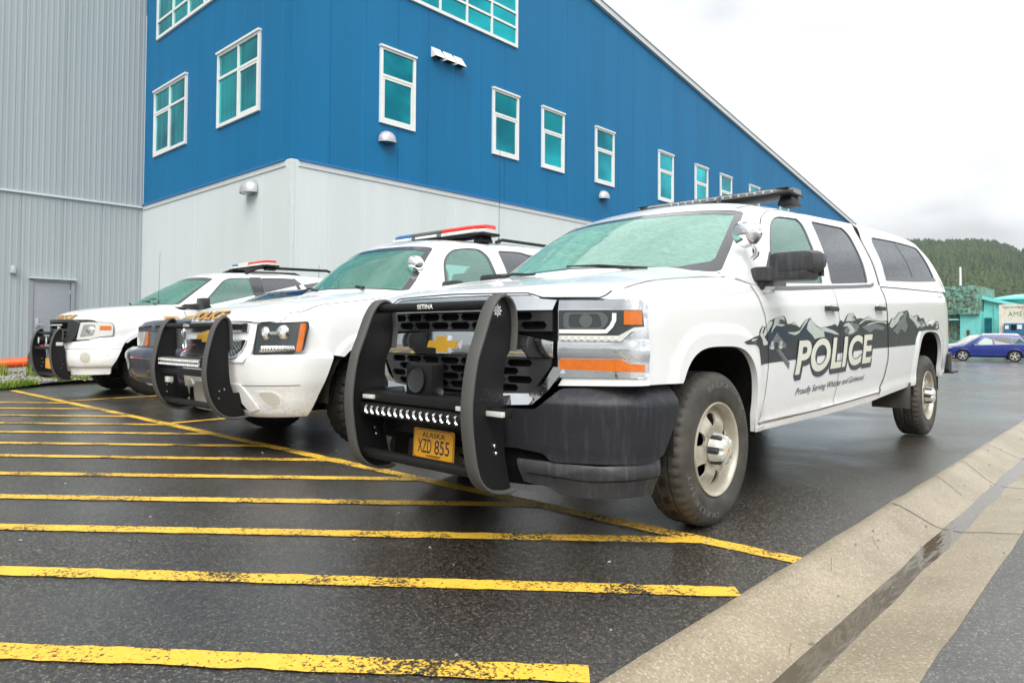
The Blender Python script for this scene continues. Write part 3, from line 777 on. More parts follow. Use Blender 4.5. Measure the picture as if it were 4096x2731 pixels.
mb = MB(); P = [(fx(-7.3), FY + 8, fz(4.25)), (fx(2.2), FY + 8, fz(4.42)), (fx(2.2), FY + 24, fz(5.6)), (fx(-7.3), FY + 24, fz(5.1))]; mb.add(P + [(p[0], p[1], p[2] - .2) for p in P], [(0, 1, 2, 3), (7, 6, 5, 4), (0, 4, 5, 1), (1, 5, 6, 2), (2, 6, 7, 3), (3, 7, 4, 0)]); sub(mb, 'roof', M['roof_teal'], t, O)
mb = MB(); x0, x1, x2 = fx(-7.1), fx(-5.9), fx(-4.2)
P = [(x0, FY + 1, fz(G0)), (x1, FY + 1, fz(G0)), (x1, FY + 1, fz(3.42)), (x0, FY + 1, fz(4.1)), (x0, FY + 9, fz(G0)), (x1, FY + 9, fz(G0)), (x1, FY + 9, fz(3.42)), (x0, FY + 9, fz(4.1))]
mb.add(P, [(0, 1, 2, 3), (7, 6, 5, 4), (1, 5, 6, 2), (0, 3, 7, 4)]); sub(mb, 'lean_to', M['teal_wall'], t, O)
mb = MB(); P = [(x0 - .2, FY + .6, fz(4.22)), (x2, FY + .6, fz(3.3)), (x2, FY + 9, fz(3.3)), (x0 - .2, FY + 9, fz(4.22))]; mb.add(P + [(p[0], p[1], p[2] - .35) for p in P], [(0, 1, 2, 3), (7, 6, 5, 4), (0, 4, 5, 1), (1, 5, 6, 2), (2, 6, 7, 3), (3, 7, 4, 0)]); sub(mb, 'lean_to_roof', M['roof_teal'], t, O)
mb = MB(); far_box(mb, -7.05, -6.58, G0, 2.5, FY + .92, FY + 1.0); sub(mb, 'door', M['window_teal'], t, O)
mb = MB(); far_box(mb, -6.42, -6.32, G0, 3.5, FY + .85, FY + 1.0); sub(mb, 'downpipe', M['teal_wall'], t, O)
# refrigerated container with green lettering
t = tag(empty('shipping_container', (fx(-4.8), FY - 6, -.6)), 'rust streaked white refrigerated container with green lettering behind the blue car', 'container'); O = Vector(t.location)
CF = FY - 6; ck = (CF + 3.3623) / 63.3623
cx = lambda x: 2.6485 - (2.6485 - x) * ck; cz = lambda z: .9751 + (z - .9751) * ck
def cbox(mb, x0, x1, z0, z1, d0, d1): mb.box(((cx(x0) + cx(x1)) / 2, CF + (d0 + d1) / 2, (cz(z0) + cz(z1)) / 2), (cx(x1) - cx(x0), d1 - d0, cz(z1) - cz(z0)))
mb = MB(); cbox(mb, -5.9, -2.9, 1.05, 3.40, .06, 12); sub(mb, 'body', M['rusty'], t, O)
mb = MB(); cbox(mb, -6.02, -5.82, 1.0, 3.46, 0, .3); cbox(mb, -3.0, -2.8, 1.0, 3.46, 0, .3); cbox(mb, -5.82, -3.0, 3.28, 3.46, 0, .3); cbox(mb, -5.82, -3.0, 1.0, 1.12, 0, .3); sub(mb, 'end_frame', M['rusty'], t, O)
mb = MB(); cbox(mb, -5.7, -3.1, 1.25, 2.05, -.35, .06); sub(mb, 'cooling_unit', M['reefer_blue'], t, O)
for q_ in ((-5.25, -4.95, 1.55, 1.95), (-4.4, -3.9, 1.4, 1.9)): mb = MB(); cbox(mb, *q_, -.40, -.35); sub(mb, 'fan_grille', M['dark_void'], t, O)
for q_ in ((-5.62, -5.4, 1.62, 1.9), (-4.88, -4.6, 1.62, 1.95)): mb = MB(); cbox(mb, *q_, -.42, -.35); sub(mb, 'gauge_panel', M['white_frame'], t, O)
vf = fit_vf(text_vf('AMERICAN', bold=.0, spacing=1.08), [(cx(-5.47), cz(2.56)), (cx(-3.2), cz(2.56)), (cx(-3.2), cz(2.93)), (cx(-5.47), cz(2.93))])
plate('lettering', None, lambda u, v, o: (u - O.x, CF + .055 - o - O.y, v - O.z), M['green_letters'], t, 0, .02, 1.0, vf=vf)
# street light mast far away
t = tag(empty('light_mast', (fx(-9.15), FY + 5, -.7)), 'thin far mast with a white cylindrical top above the weathered shed', 'mast')
MB().lathe([(.06, 0), (.05, 7.3)], axis='z', n=8).build('pole', M['reefer_blue'], t); MB().lathe([(.11, 7.3), (.11, 9.3)], axis='z', n=10, caps=True).build('lamp_head', M['white_frame'], t)

# ------------------------------------------------------------------ wooded hills
def ridge(x):
    rows = [(-160, 44), (-100, 42), (-65, 38.2), (-53, 37.2), (-47.8, 36.9), (-44, 36.3), (-40.2, 35.6), (-37.9, 34.2), (-35.9, 33.3), (-34, 32.2), (-32.9, 31), (-31.3, 31.6), (-25, 33), (-10, 36), (40, 40), (120, 36)]
    return ctable(rows, x)[0]
HK = 1.42
def hillz(x, y):
    k = (y + 3.4) / 303.4; X = 2.65 + (x - 2.65) / max(.3, k)
    return -1 + (ridge(X) * HK - 1.5) * sstep(150, 480, y) ** .8 + 3 * noise.noise(Vector((x * .02, y * .02, 0))) * sstep(140, 300, y) - max(0, y - 490) * .25
xs = [-420 + 14 * i for i in range(48)]; ys2 = [120 + 20 * i for i in range(30)]
sheet('wooded_hill', xs, ys2, hillz, M['forest_floor'])
mb = MB()
cone = [(math.cos(2 * math.pi * k / 5), math.sin(2 * math.pi * k / 5)) for k in range(5)]
def conifer(x, y, z, h, r):
    a = rnd.uniform(0, 1.2); v = []; f = []
    for tier, (zb, zt, rr) in enumerate(((.10, .60, 1.0), (.40, .82, .68), (.66, 1.0, .42))):
        b = len(v); ca, sa = math.cos(a + tier), math.sin(a + tier)
        for cx_, cy_ in cone: v.append((x + (cx_ * ca - cy_ * sa) * r * rr * rnd.uniform(.75, 1.2), y + (cx_ * sa + cy_ * ca) * r * rr, z + h * zb * rnd.uniform(.9, 1.1)))
        v.append((x, y, z + h * zt)); f += [(b + k, b + (k + 1) % 5, b + 5) for k in range(5)]
    mb.add(v, f)
n = 0
while n < 15000:
    y = 150 + 350 * math.sqrt(rnd.random()); x = rnd.uniform(-150, -20) * (y / 300) + rnd.uniform(-5, 5)
    if x > -10 : continue
    conifer(x, y, hillz(x, y) - .5, rnd.uniform(2.6, 5.6) * (.6 + y / 700), rnd.uniform(1.1, 2.2)); n += 1
tag(mb.build('forest', M['forest'], None, 0, fixn=False), kind='stuff', label='dark green conifer forest covering the far hillside', cat='forest')
# unseen slopes added behind the camera to shape the reflections
mb = MB(); rows = []
for j in range(14):
    t_ = j / 13; row = []
    for i in range(50):
        a = R(222 + 70 * i / 49); rr = 500 + 350 * t_; hh = (60 + 30 * noise.noise(Vector((i * .35, 0, 2)))) * sstep(0, 1, t_) + 14 * noise.noise(Vector((i * .9, j * .8, 0)))
        row.append((rr * math.cos(a), rr * math.sin(a), -1 + hh))
    rows.append(row)
mb.grid(rows); tag(mb.build('reflection_slopes', M['hazed_slope'], None, 60), kind='structure')
# ------------------------------------------------------------------ car body tools
class Hull:
    """lower body: sections along y.  rows: y, w, zs, xt, zt, xd, zd, zc  (half width, shoulder z, fender edge, hood shelf, centre)"""
    def __init__(s, rows, prof, sill, arches, k=0.0, y0=-1.0, yf=-.4, flare=.0, fl=.09, rk=0.0, ry=0.0, kp=2):
        s.kp = kp; s.rows, s.prof, s.sill, s.arches, s.k, s.y0, s.yf, s.flare, s.fl, s.rk, s.ry = rows, prof, sill, arches, k, y0, yf, flare, fl, rk, ry
    def arch_pts(s, a):
        """outline of one wheel opening, as (y, z) front to rear"""
        yc, zc, rx, rz, sq = a; out = []
        for i in range(33):
            t = math.pi * i / 32; c, sn = math.cos(t), math.sin(t); p = 2 / sq
            out.append((yc - rx * math.copysign(abs(c) ** p, c), zc + rz * abs(sn) ** p))
        return out
    def arch_d(s, y, z):
        m = 9
        for yc, zc, rx, rz, sq in s.arches:
            u = abs(y - yc) / rx; v = max(0, z - zc) / rz; m = min(m, ((u ** sq + v ** sq) ** (1 / sq) - 1) * (rx + rz) / 2)
        return m
    def S(s, y, z, off=0.0):
        w = ctable(s.rows, y)[0]; f = ctable(s.prof, z - s.rk * (y - s.ry))[0]; x = w * f
        if s.flare:
            d = s.arch_d(y, z); x += s.flare * (1 - sstep(s.fl * .55, s.fl, d))
        return x + off
    def map(s, y, z, off=0.0): return (s.S(y, z) + off, y, z)
    def nmap(s, y, z, off=0.0):
        e = .004; p = Vector(s.map(y, z)); a = Vector(s.map(y + e, z)) - p; b = Vector(s.map(y, z + e)) - p
        n = b.cross(a).normalized(); n = n if n.x > 0 else -n; return p + n * off
    def zb(s, y):
        z = ctable(s.sill, y)[0]
        for a in s.arches:
            yc, zc, rx, rz, sq = a
            if abs(y - yc) < rx: z = max(z, zc + rz * (1 - (abs(y - yc) / rx) ** sq) ** (1 / sq))
        return z
    def warp(s, x, y):
        if not s.k or y > s.yf: return y
        return y + s.k * abs(x) ** s.kp * (1 - sstep(s.y0, s.yf, y))
    def stations(s, n=120):
        ya, yb = s.rows[0][0], s.rows[-1][0]; Y = {round(ya + (yb - ya) * i / n, 4) for i in range(n + 1)}
        for a in s.arches: Y |= {round(p[0], 4) for p in s.arch_pts(a)}; Y |= {round(a[0] - a[2] - .004, 4), round(a[0] + a[2] + .004, 4)}
        Y = sorted(y for y in Y if ya <= y <= yb); out = [Y[0]]
        for y in Y[1:]:
            if y - out[-1] > .0015: out.append(y)
        return out
    def top(s, y, n=18):
        w, zs, xt, zt, xd, zd, zc = ctable(s.rows, y)
        a = (s.S(y, zs - .05), zs - .05); b = (s.S(y, zs), zs)
        P = [(a[0], a[1], 0), (b[0], b[1], 0), (xt, zt, 0), (xd, zd, 0), (xd * .5, zd * .25 + zc * .75, 0), (0, zc, 0), (-xd * .5, zd * .25 + zc * .75, 0)]
        c = catmull(P, 6); return [(p.x, p.y) for p in c[6:-6]] + [(0.0, zc)] if False else [(p.x, p.y) for p in c[6:31]]
    def hood_z(s, x, y):
        T = s.top(y); x = abs(x)
        for a, b in zip(T, T[1:]):
            if b[0] <= x <= a[0]: return lerp(b[1], a[1], (x - b[0]) / max(1e-6, a[0] - b[0]))
        return T[0][1]
    def hmap(s, x, y, off=0.0): return (x, s.warp(x, y), s.hood_z(x, y) + off)
    def build(s, name, mat, parent, ns=30, ymax=None, holes=None):
        mb = MB(); rows = []; rim = []
        for y in s.stations():
            zs = ctable(s.rows, y)[1]; zb = min(s.zb(y), zs - .02)
            side = [(s.S(y, zb + (zs - zb) * i / ns), zb + (zs - zb) * i / ns) for i in range(ns + 1)]
            half = [(side[0][0] - .035, side[0][1] + .002)] + side + s.top(y)[1:]
            rows.append([(x, s.warp(x, y), z) for x, z in half])
        mb.grid(rows); mb.grid([[(-p[0], p[1], p[2]) for p in r] for r in rows])
        for r in (rows[0], rows[-1]):   # close nose and tail
            n = len(r); mb.grid([r, [(-p[0], p[1], p[2]) for p in r]])
        return mb.build(name, mat, parent, 32, merge=.0006)
    def wells(s, parent, mat, xin=.50, depth=.03):
        for a in s.arches:
            for sg in (1, -1):
                mb = MB(); P = s.arch_pts(a); xs = s.S(a[0], a[1] + a[3] + .05)
                P = [(P[0][0], s.sill[0][1] - .12)] + P + [(P[-1][0], s.sill[0][1] - .12)]
                mb.grid([[(sg * (s.S(y, max(z, s.sill[0][1])) - .034), y, z) for y, z in P], [(sg * (s.S(y, max(z, s.sill[0][1])) - .05), y + (a[0] - y) * -.04, z + .012) for y, z in P], [(sg * xin, y + (a[0] - y) * -.04, z + .012) for y, z in P]])
                mb.add([(sg * xin, y, z) for y, z in P], [tuple(range(len(P)))])
                mb.build('wheel_arch_liner', mat, parent, 60)

def coons(c0, c1, d0, d1, nu, nv):
    """c0,c1: bottom/top curves (u), d0,d1: left/right curves (v); returns f(u,v)"""
    C0, C1 = resample(c0, 65), resample(c1, 65); D0, D1 = resample(d0, 65), resample(d1, 65)
    def ev(C, t):
        t = max(0, min(1, t)) * 64; i = min(63, int(t)); return C[i].lerp(C[i + 1], t - i)
    def f(u, v):
        return ev(C0, u) * (1 - v) + ev(C1, u) * v + ev(D0, v) * (1 - u) + ev(D1, v) * u - (C0[0] * (1 - u) * (1 - v) + C0[-1] * u * (1 - v) + C1[0] * (1 - u) * v + C1[-1] * u * v)
    return f
class Patch:
    def __init__(s, f, bulge=None): s.f0 = f; s.bulge = bulge
    def p(s, u, v):
        q = s.f0(u, v)
        return q + s.bulge(u, v) if s.bulge else q
    def n(s, u, v):
        e = .004; u = min(max(u, e), 1 - e); v = min(max(v, e), 1 - e)
        return (s.p(u + e, v) - s.p(u - e, v)).cross(s.p(u, v + e) - s.p(u, v - e)).normalized()
    def map(s, u, v, off=0.0): return s.p(u, v) + s.n(u, v) * off * s.sg
    sg = 1
    def inv(s, y, z, ax=(1, 2)):
        """(y,z) -> (u,v) by Newton"""
        u = v = .5
        for _ in range(30):
            e = 1e-3; p = s.p(u, v); a = s.p(u + e, v); b = s.p(u, v + e)
            J = ((a[ax[0]] - p[ax[0]]) / e, (b[ax[0]] - p[ax[0]]) / e, (a[ax[1]] - p[ax[1]]) / e, (b[ax[1]] - p[ax[1]]) / e)
            r = (y - p[ax[0]], z - p[ax[1]]); D = J[0] * J[3] - J[1] * J[2]
            if abs(D) < 1e-9: break
            u += (r[0] * J[3] - r[1] * J[1]) / D; v += (J[0] * r[1] - J[2] * r[0]) / D
            u = min(1.05, max(-.05, u)); v = min(1.05, max(-.05, v))
        return (u, v)

class Cabin:
    """greenhouse from pillar and rail curves given on the car's left (+x) side"""
    def __init__(s, cowl, a_pillar, header, rail, d_pillar, rear_header, belt, crown=.03, side_bulge=.02, rear_base=None):
        mir = lambda c: [Vector((-p[0], p[1], p[2])) for p in c]; V = lambda c: [Vector(p) for p in c]
        s.A = catmull(a_pillar, 8); s.H = catmull(header, 8); s.Rl = catmull(rail, 8); s.D = catmull(d_pillar, 8); s.RH = catmull(rear_header, 8); s.B = catmull(belt, 8); s.C = catmull(cowl, 8)
        full = lambda c: list(reversed(mir(c)))[:-1] + V(c)           # centre..side -> side..side
        s.ws = Patch(coons(full(s.C), full(s.H), mir(s.A), s.A, 1, 1), lambda u, v: Vector((0, -.012, .006)) * math.sin(math.pi * u) * math.sin(math.pi * v))
        s.side = Patch(coons(s.B, s.Rl, s.A, s.D, 1, 1), lambda u, v: Vector((side_bulge, 0, 0)) * math.sin(math.pi * v) * (math.sin(math.pi * u) ** .5 if 0 < u < 1 else 0))
        s.roof = Patch(coons(full(s.H), full(s.RH), mir(s.Rl), s.Rl, 1, 1), lambda u, v: Vector((0, 0, crown)) * (1 - (2 * u - 1) ** 2) * math.sin(math.pi * v) ** .6 if 0 < v < 1 else Vector((0, 0, 0)))
        rb = catmull(rear_base, 8) if rear_base else [Vector((0, s.D[0].y, s.D[0].z)), s.D[0].copy()]
        s.back = Patch(coons(full(rb), full(s.RH), mir(s.D), s.D, 1, 1))
        s.side.sg = 1; s.ws.sg = 1
        if s.ws.n(.5, .5).y > 0: s.ws.sg = -1
        if s.side.n(.5, .5).x < 0: s.side.sg = -1
        if s.roof.n(.5, .5).z < 0: s.roof.sg = -1
        if s.back.n(.5, .5).y < 0: s.back.sg = -1
    def hole(s, pts, r, patch=None):
        pt = patch or s.side; P = rp(pts, r, 6); return [pt.inv(*p) for p in P]
    def build(s, parent, body, glass_ws, wins, ws_hole, rear_hole, name='cabin', pillar_black=None, frit=.05, seal=M['window_strip'], rear_glass=None, frit_top=None):
        mb = MB()
        def add(patch, holes, su, sv, mir=False):
            plate('', [rect(0, 0, 1, 1)] + holes, patch.map, None, into=mb, off=0, depth=.025, step=su, stepv=sv, mirror=mir)
        add(s.ws, [ws_hole] if ws_hole else [], 1 / 14, 1 / 8); add(s.side, [w[0] for w in wins], 1 / 26, 1 / 10, True); add(s.roof, [], 1 / 18, 1 / 20); add(s.back, [rear_hole] if rear_hole else [], 1 / 12, 1 / 6)
        mb.build(name, body, parent, 28, merge=.0004)
        # windshield with its dark printed border
        if not ws_hole:
            g = None
        else: g = plate('windshield', [ws_hole], s.ws.map, glass_ws, parent, -.004, 0, 1 / 14, 1 / 8)
        if ws_hole:
            ins = inset_uv(ws_hole, frit, frit_top); plate('printed_border', [ws_hole, ins], s.ws.map, M['frit'], g, -.0025, 0, 1 / 14, 1 / 8)
        for w in wins:
            go = plate('side_window', [w[0]], s.side.map, w[1], parent, -.008, 0, 1 / 26, 1 / 10)
            sl = inset_uv(w[0], .010 if len(w) < 3 else w[2])
            plate('window_seal', [w[0], sl], s.side.map, seal, go, -.001, .012, 1 / 26, 1 / 10)
            g2 = plate('side_window', [w[0]], lambda u, v, o: Vector((-1, 1, 1)) * s.side.map(u, v, o), w[1], parent, -.008, 0, 1 / 26, 1 / 10)
            plate('window_seal', [w[0], sl], lambda u, v, o: Vector((-1, 1, 1)) * s.side.map(u, v, o), seal, g2, -.001, .012, 1 / 26, 1 / 10)
        if rear_hole: plate('rear_window', [rear_hole], s.back.map, rear_glass or wins[-1][1], parent, -.006, 0, 1 / 12, 1 / 6)
def inset_uv(poly, d, top=None):
    q = inset(poly, d)
    if top is None: return q
    vmax = max(p[1] for p in poly); out = []
    for p in q: out.append((p[0], min(p[1], vmax - top)))
    return out
def interior(parent, yd, zd, w, seats, cloth, wheel_y=None, floor=.55, head=1.45, yb=3.0):
    MB().box((0, yd + .30, zd - .12), (w * 2 - .1, .62, .24), bev=.05).build('dashboard', M['dash'], parent)
    sw = MB(); c = Vector((.38, yd + .72, zd - .02)); n = 24
    ring = [c + Vector((math.cos(a) * .19, math.sin(a) * .06, math.sin(a) * .18)) for a in [2 * math.pi * i / n for i in range(n + 1)]]
    sw.tube(ring, .016, 8, False); sw.box(tuple(c), (.12, .05, .1), bev=.02); sw.box(tuple(c), (.34, .03, .03)); sw.build('steering_wheel', M['dash'], parent)
    for y, full in seats:
        for x in ((.40, -.40) if not full else (.42, 0, -.42)):
            mb = MB(); mb.box((x, y, floor + .22), (.5, .5, .18), bev=.06); mb.box((x, y + .27, floor + .55), (.48, .14, .62), rot=Matrix.Rotation(R(-12), 3, 'X'), bev=.06)
            mb.box((x, y + .35, min(head, floor + .97)), (.26, .10, .17), rot=Matrix.Rotation(R(-12), 3, 'X'), bev=.04); mb.build('seat', cloth, parent)
    MB().box((0, (yd + yb) / 2 + .1, floor), (w * 2 - .08, yb - yd - .1, .05)).build('cabin_floor', M['dark_void'], parent)

def face_map(H, ya, yb):
    """(x, z) on the steep leading face of the hood"""
    def f(x, z, off=0.0):
        a, b = ya, yb
        for _ in range(26):
            m = (a + b) / 2
            if H.hood_z(x, m) < z: a = m
            else: b = m
        y = (a + b) / 2; e = .004; s_ = (H.hood_z(x, y + e) - H.hood_z(x, y - e)) / (2 * e); n = Vector((0, -s_, 1)).normalized()
        return (x, H.warp(x, y) + n.y * off, z + n.z * off)
    return f
class Front:
    """plan path of the nose; t = x up to tc, then arc length round the corner"""
    def __init__(s, pts, tc):
        C = catmull([(p[0], p[1], 0) for p in pts], 10); s.P = [(p.x, p.y) for p in C]; s.T = []; t = 0
        for i, p in enumerate(s.P):
            if i == 0: t = p[0]
            elif p[0] <= tc and i > 0 and s.P[i - 1][0] < tc: t = p[0]
            else: t += math.hypot(p[0] - s.P[i - 1][0], p[1] - s.P[i - 1][1])
            s.T.append(t)
    def at(s, t):
        sg = -1 if t < 0 else 1; t = abs(t); T = s.T; i = 0
        while i < len(T) - 2 and T[i + 1] < t: i += 1
        k = (t - T[i]) / max(1e-6, T[i + 1] - T[i]); a, b = s.P[i], s.P[i + 1]
        x, y = lerp(a[0], b[0], k), lerp(a[1], b[1], k)
        def tan(j): j = max(0, min(len(s.P) - 2, j)); q = (s.P[j + 1][0] - s.P[j][0], s.P[j + 1][1] - s.P[j][1]); l = math.hypot(*q) or 1; return (q[0] / l, q[1] / l)
        t0, t1 = tan(i - 1), tan(i + 1); d = Vector((lerp(t0[0], t1[0], k), lerp(t0[1], t1[1], k))).normalized()
        if t < .02: d = Vector((1, 0))
        return sg * x, y, sg * d.y, -d.x
    def map(s, t, z, off=0.0, lean=None):
        x, y, nx, ny = s.at(t); o = off + (lean(z) if lean else 0); return (x + nx * o, y + ny * o, z)
    def leaned(s, lean): return lambda t, z, off=0.0: s.map(t, z, off, lean)
def mirp(poly): return [(-x, z) for x, z in poly]
def both(name, poly, fmap, mat, parent, off, depth, holes=(), step=.05, back=False):
    a = plate(name, [poly] + list(holes), fmap, mat, parent, off, depth, step, back=back)
    b = plate(name, [mirp(poly)] + [mirp(h) for h in holes], fmap, mat, parent, off, depth, step, back=back)
    return a, b

def wheel(parent, c, R_=.395, W=.262, rr=.238, style='steel', steer=0.0, side=1, letters=None, chunky=False, rimmat=None, low=False, dark=False):
    """c = centre of the OUTER face; all meshes built with outer face at local x=0 facing +x"""
    root = empty('wheel', c); root.parent = parent; root.rotation_euler = (0, 0, (0 if side > 0 else math.pi) + steer)
    n = 192 if not low else 40
    prof = [(rr - .004, -.022), (rr + .006, -.008), (lerp(rr, R_, .25), .002), (lerp(rr, R_, .5), .006), (lerp(rr, R_, .72), .001), (R_ - .022, -.010), (R_ - .009, -.022), (R_ - .002, -.036), (R_, -.05)]
    tread = [-.05, -.066, -.068, -.074, -.076, -.098, -.100, -.108, -.110, -.131]
    tz = {2: 1, 3: 1, 6: 1, 7: 1}
    rows = []
    full = [(r, x, 0) for r, x in prof] + [(R_ - (.010 if i in tz else 0), x, 1) for i, x in enumerate(tread)][1:]
    full += [(r, -W - x, k) for r, x, k in reversed(full)]
    for j, (r, x, k) in enumerate(full):
        row = []
        for i in range(n):
            a = 2 * math.pi * i / n; q = r
            ax = abs(x + W / 2)
            if not low:
                if (k or r > R_ - .012) and ax > W * .26 and i % (6 if chunky else 4) == 0 and r > R_ - .04: q -= .010 if not chunky else .016
                if chunky and r > R_ - .05 and (i // 3) % 4 == 0: q -= .006
                if k and ax <= W * .26 and (i + int(j)) % 8 == 0: q -= .004
            row.append((x, q * math.cos(a), q * math.sin(a)))
        rows.append(row)
    MB().grid(rows, True).build('tyre', M['tyre_shaded' if dark or low else 'tyre'], root, 50)
    mat = rimmat or M['steel_rim']
    if style == 'steel':
        cu = bpy.data.curves.new('disc', 'CURVE'); cu.dimensions = '2D'; cu.fill_mode = 'FRONT'
        def spl(pts):
            sp = cu.splines.new('POLY'); sp.points.add(len(pts) - 1); sp.use_cyclic_u = True
            for p, q in zip(sp.points, pts): p.co = (q[0], q[1], 0, 1)
        Ro = rr - .018
        spl([(Ro * math.cos(2 * math.pi * i / 96), Ro * math.sin(2 * math.pi * i / 96)) for i in range(96)])
        for h in range(6):
            a0 = math.pi / 6 + h * math.pi / 3 + .12
            q = [(.112, -.07), (.112, .07), (.150, .22), (.180, .21), (.186, 0), (.180, -.21), (.150, -.22)]
            spl(rp([(r * math.cos(a0 + t), r * math.sin(a0 + t)) for r, t in q], .014, 4))
        o = bpy.data.objects.new('disc', cu); COL.objects.link(o); bpy.context.view_layer.update(); dg = bpy.context.evaluated_depsgraph_get(); e_ = o.evaluated_get(dg); me = e_.to_mesh()
        vf = ([(v.co.x, v.co.y) for v in me.vertices], [list(p.vertices) for p in me.polygons]); e_.to_mesh_clear(); bpy.data.objects.remove(o); bpy.data.curves.remove(cu)
        dp = [(0, -.022), (.06, -.022), (.085, -.030), (.105, -.024), (.130, -.018), (.165, -.030), (.195, -.052), (.212, -.060), (.24, -.060)]
        def f(u, v, off): r = math.hypot(u, v); return (ctable(dp, r)[0] + off, u, v)
        rim = plate('rim', None, f, mat, root, 0, .012, .03, vf=vf, smooth=40)
        MB().lathe([(rr + .003, -.010), (rr + .001, -.002), (rr - .004, -.001), (rr - .012, -.010), (rr - .016, -.040), (rr - .020, -.062), (rr - .03, -.12), (rr - .03, -.2)], n=72).build('rim_flange', mat, rim, 60)
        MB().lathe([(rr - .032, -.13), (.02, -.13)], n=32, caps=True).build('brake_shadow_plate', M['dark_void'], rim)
        hb = MB(); pr = [(.080, -.022), (.078, .012), (.072, .040), (.062, .050), (.030, .053), (.0005, .054)]; rows = []
        for r, x in pr:
            row = []
            for i in range(72):
                a = 2 * math.pi * i / 72; q = r
                if r > .06 and math.cos(6 * a) > .25: q -= .020 * sstep(.25, .6, math.cos(6 * a))
                row.append((x, q * math.cos(a), q * math.sin(a)))
            rows.append(row)
        hb.grid(rows, True); hub = hb.build('hub_cap', M['hub_silver'], root, 40)
        lug = MB().lathe([(.0135, -.02), (.0135, .026), (.010, .032), (.0005, .033)], n=12).build('lug_nut', M['lug_black'], hub, 40)
        for h in range(6):
            a = h * math.pi / 3; l_ = lug if h == 0 else lug.copy()
            if h: COL.objects.link(l_)
            l_.location = (0, .0695 * math.cos(a), .0695 * math.sin(a))
        plate('emblem', [[(u * .24, v * .24) for u, v in BOWTIE]], lambda u, v, o: (.0545 + o, u * math.cos(.9) - v * math.sin(.9), u * math.sin(.9) + v * math.cos(.9)), M['gold_badge'], hub, .001, .001, .05)
    else:
        mb = MB(); k = 10
        mb.lathe([(rr + .002, -.006), (rr - .010, -.004), (rr - .018, -.03), (rr - .02, -.1)], n=40)
        for h in range(5):
            a = h * 2 * math.pi / 5 + .3
            for s_ in (-.16, .16):
                m_ = Matrix.Rotation(a + s_, 3, 'X'); mb.box(tuple(m_ @ Vector((-.022, rr * .52, 0))), (.02, rr * .95, .035), rot=m_, bev=.004)
        mb.lathe([(.05, -.03), (.05, -.005), (.03, .0), (.0005, .002)], n=20); mb.build('rim', mat, root, 40)
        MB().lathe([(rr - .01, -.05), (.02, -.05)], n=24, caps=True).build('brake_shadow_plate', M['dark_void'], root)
    if letters:
        for txt, r0, a0, size, arc in letters:
            vf = text_vf(txt, 1.0, bold=.0); xs = [v[0] for v in vf[0]]; x0, x1 = min(xs), max(xs)
            def g(x, y, r0=r0, a0=a0, size=size, arc=arc, x0=x0, x1=x1):
                a = a0 - (x - x0) / (x1 - x0) * arc; r = r0 + y * size; return (r * math.cos(a), r * math.sin(a))
            plate('sidewall_lettering', None, lambda u, v, o: (ctable([(rr, .0), (lerp(rr, R_, .25), .002), (lerp(rr, R_, .5), .006), (lerp(rr, R_, .72), .001), (R_ - .02, -.010)], math.hypot(u, v))[0] + o, u, v), M['tyre_letters'], root, .0022, .003, .03, vf=xf_vf(vf, g))
    return root
BOWTIE = [(-.115, -.018), (-.100, .018), (-.040, .018), (-.040, .040), (.040, .040), (.040, .018), (.115, .018), (.100, -.018), (.040, -.018), (.040, -.040), (-.040, -.040), (-.040, -.018)]
simple('tyre_letters', (.12, .118, .11), rough=.6)

def tube_bolt(mb, c, r=.012, ax='x'):
    mb.lathe([(r, 0), (r, .006), (r * .6, .011), (.0005, .011)], c, ax, 10)

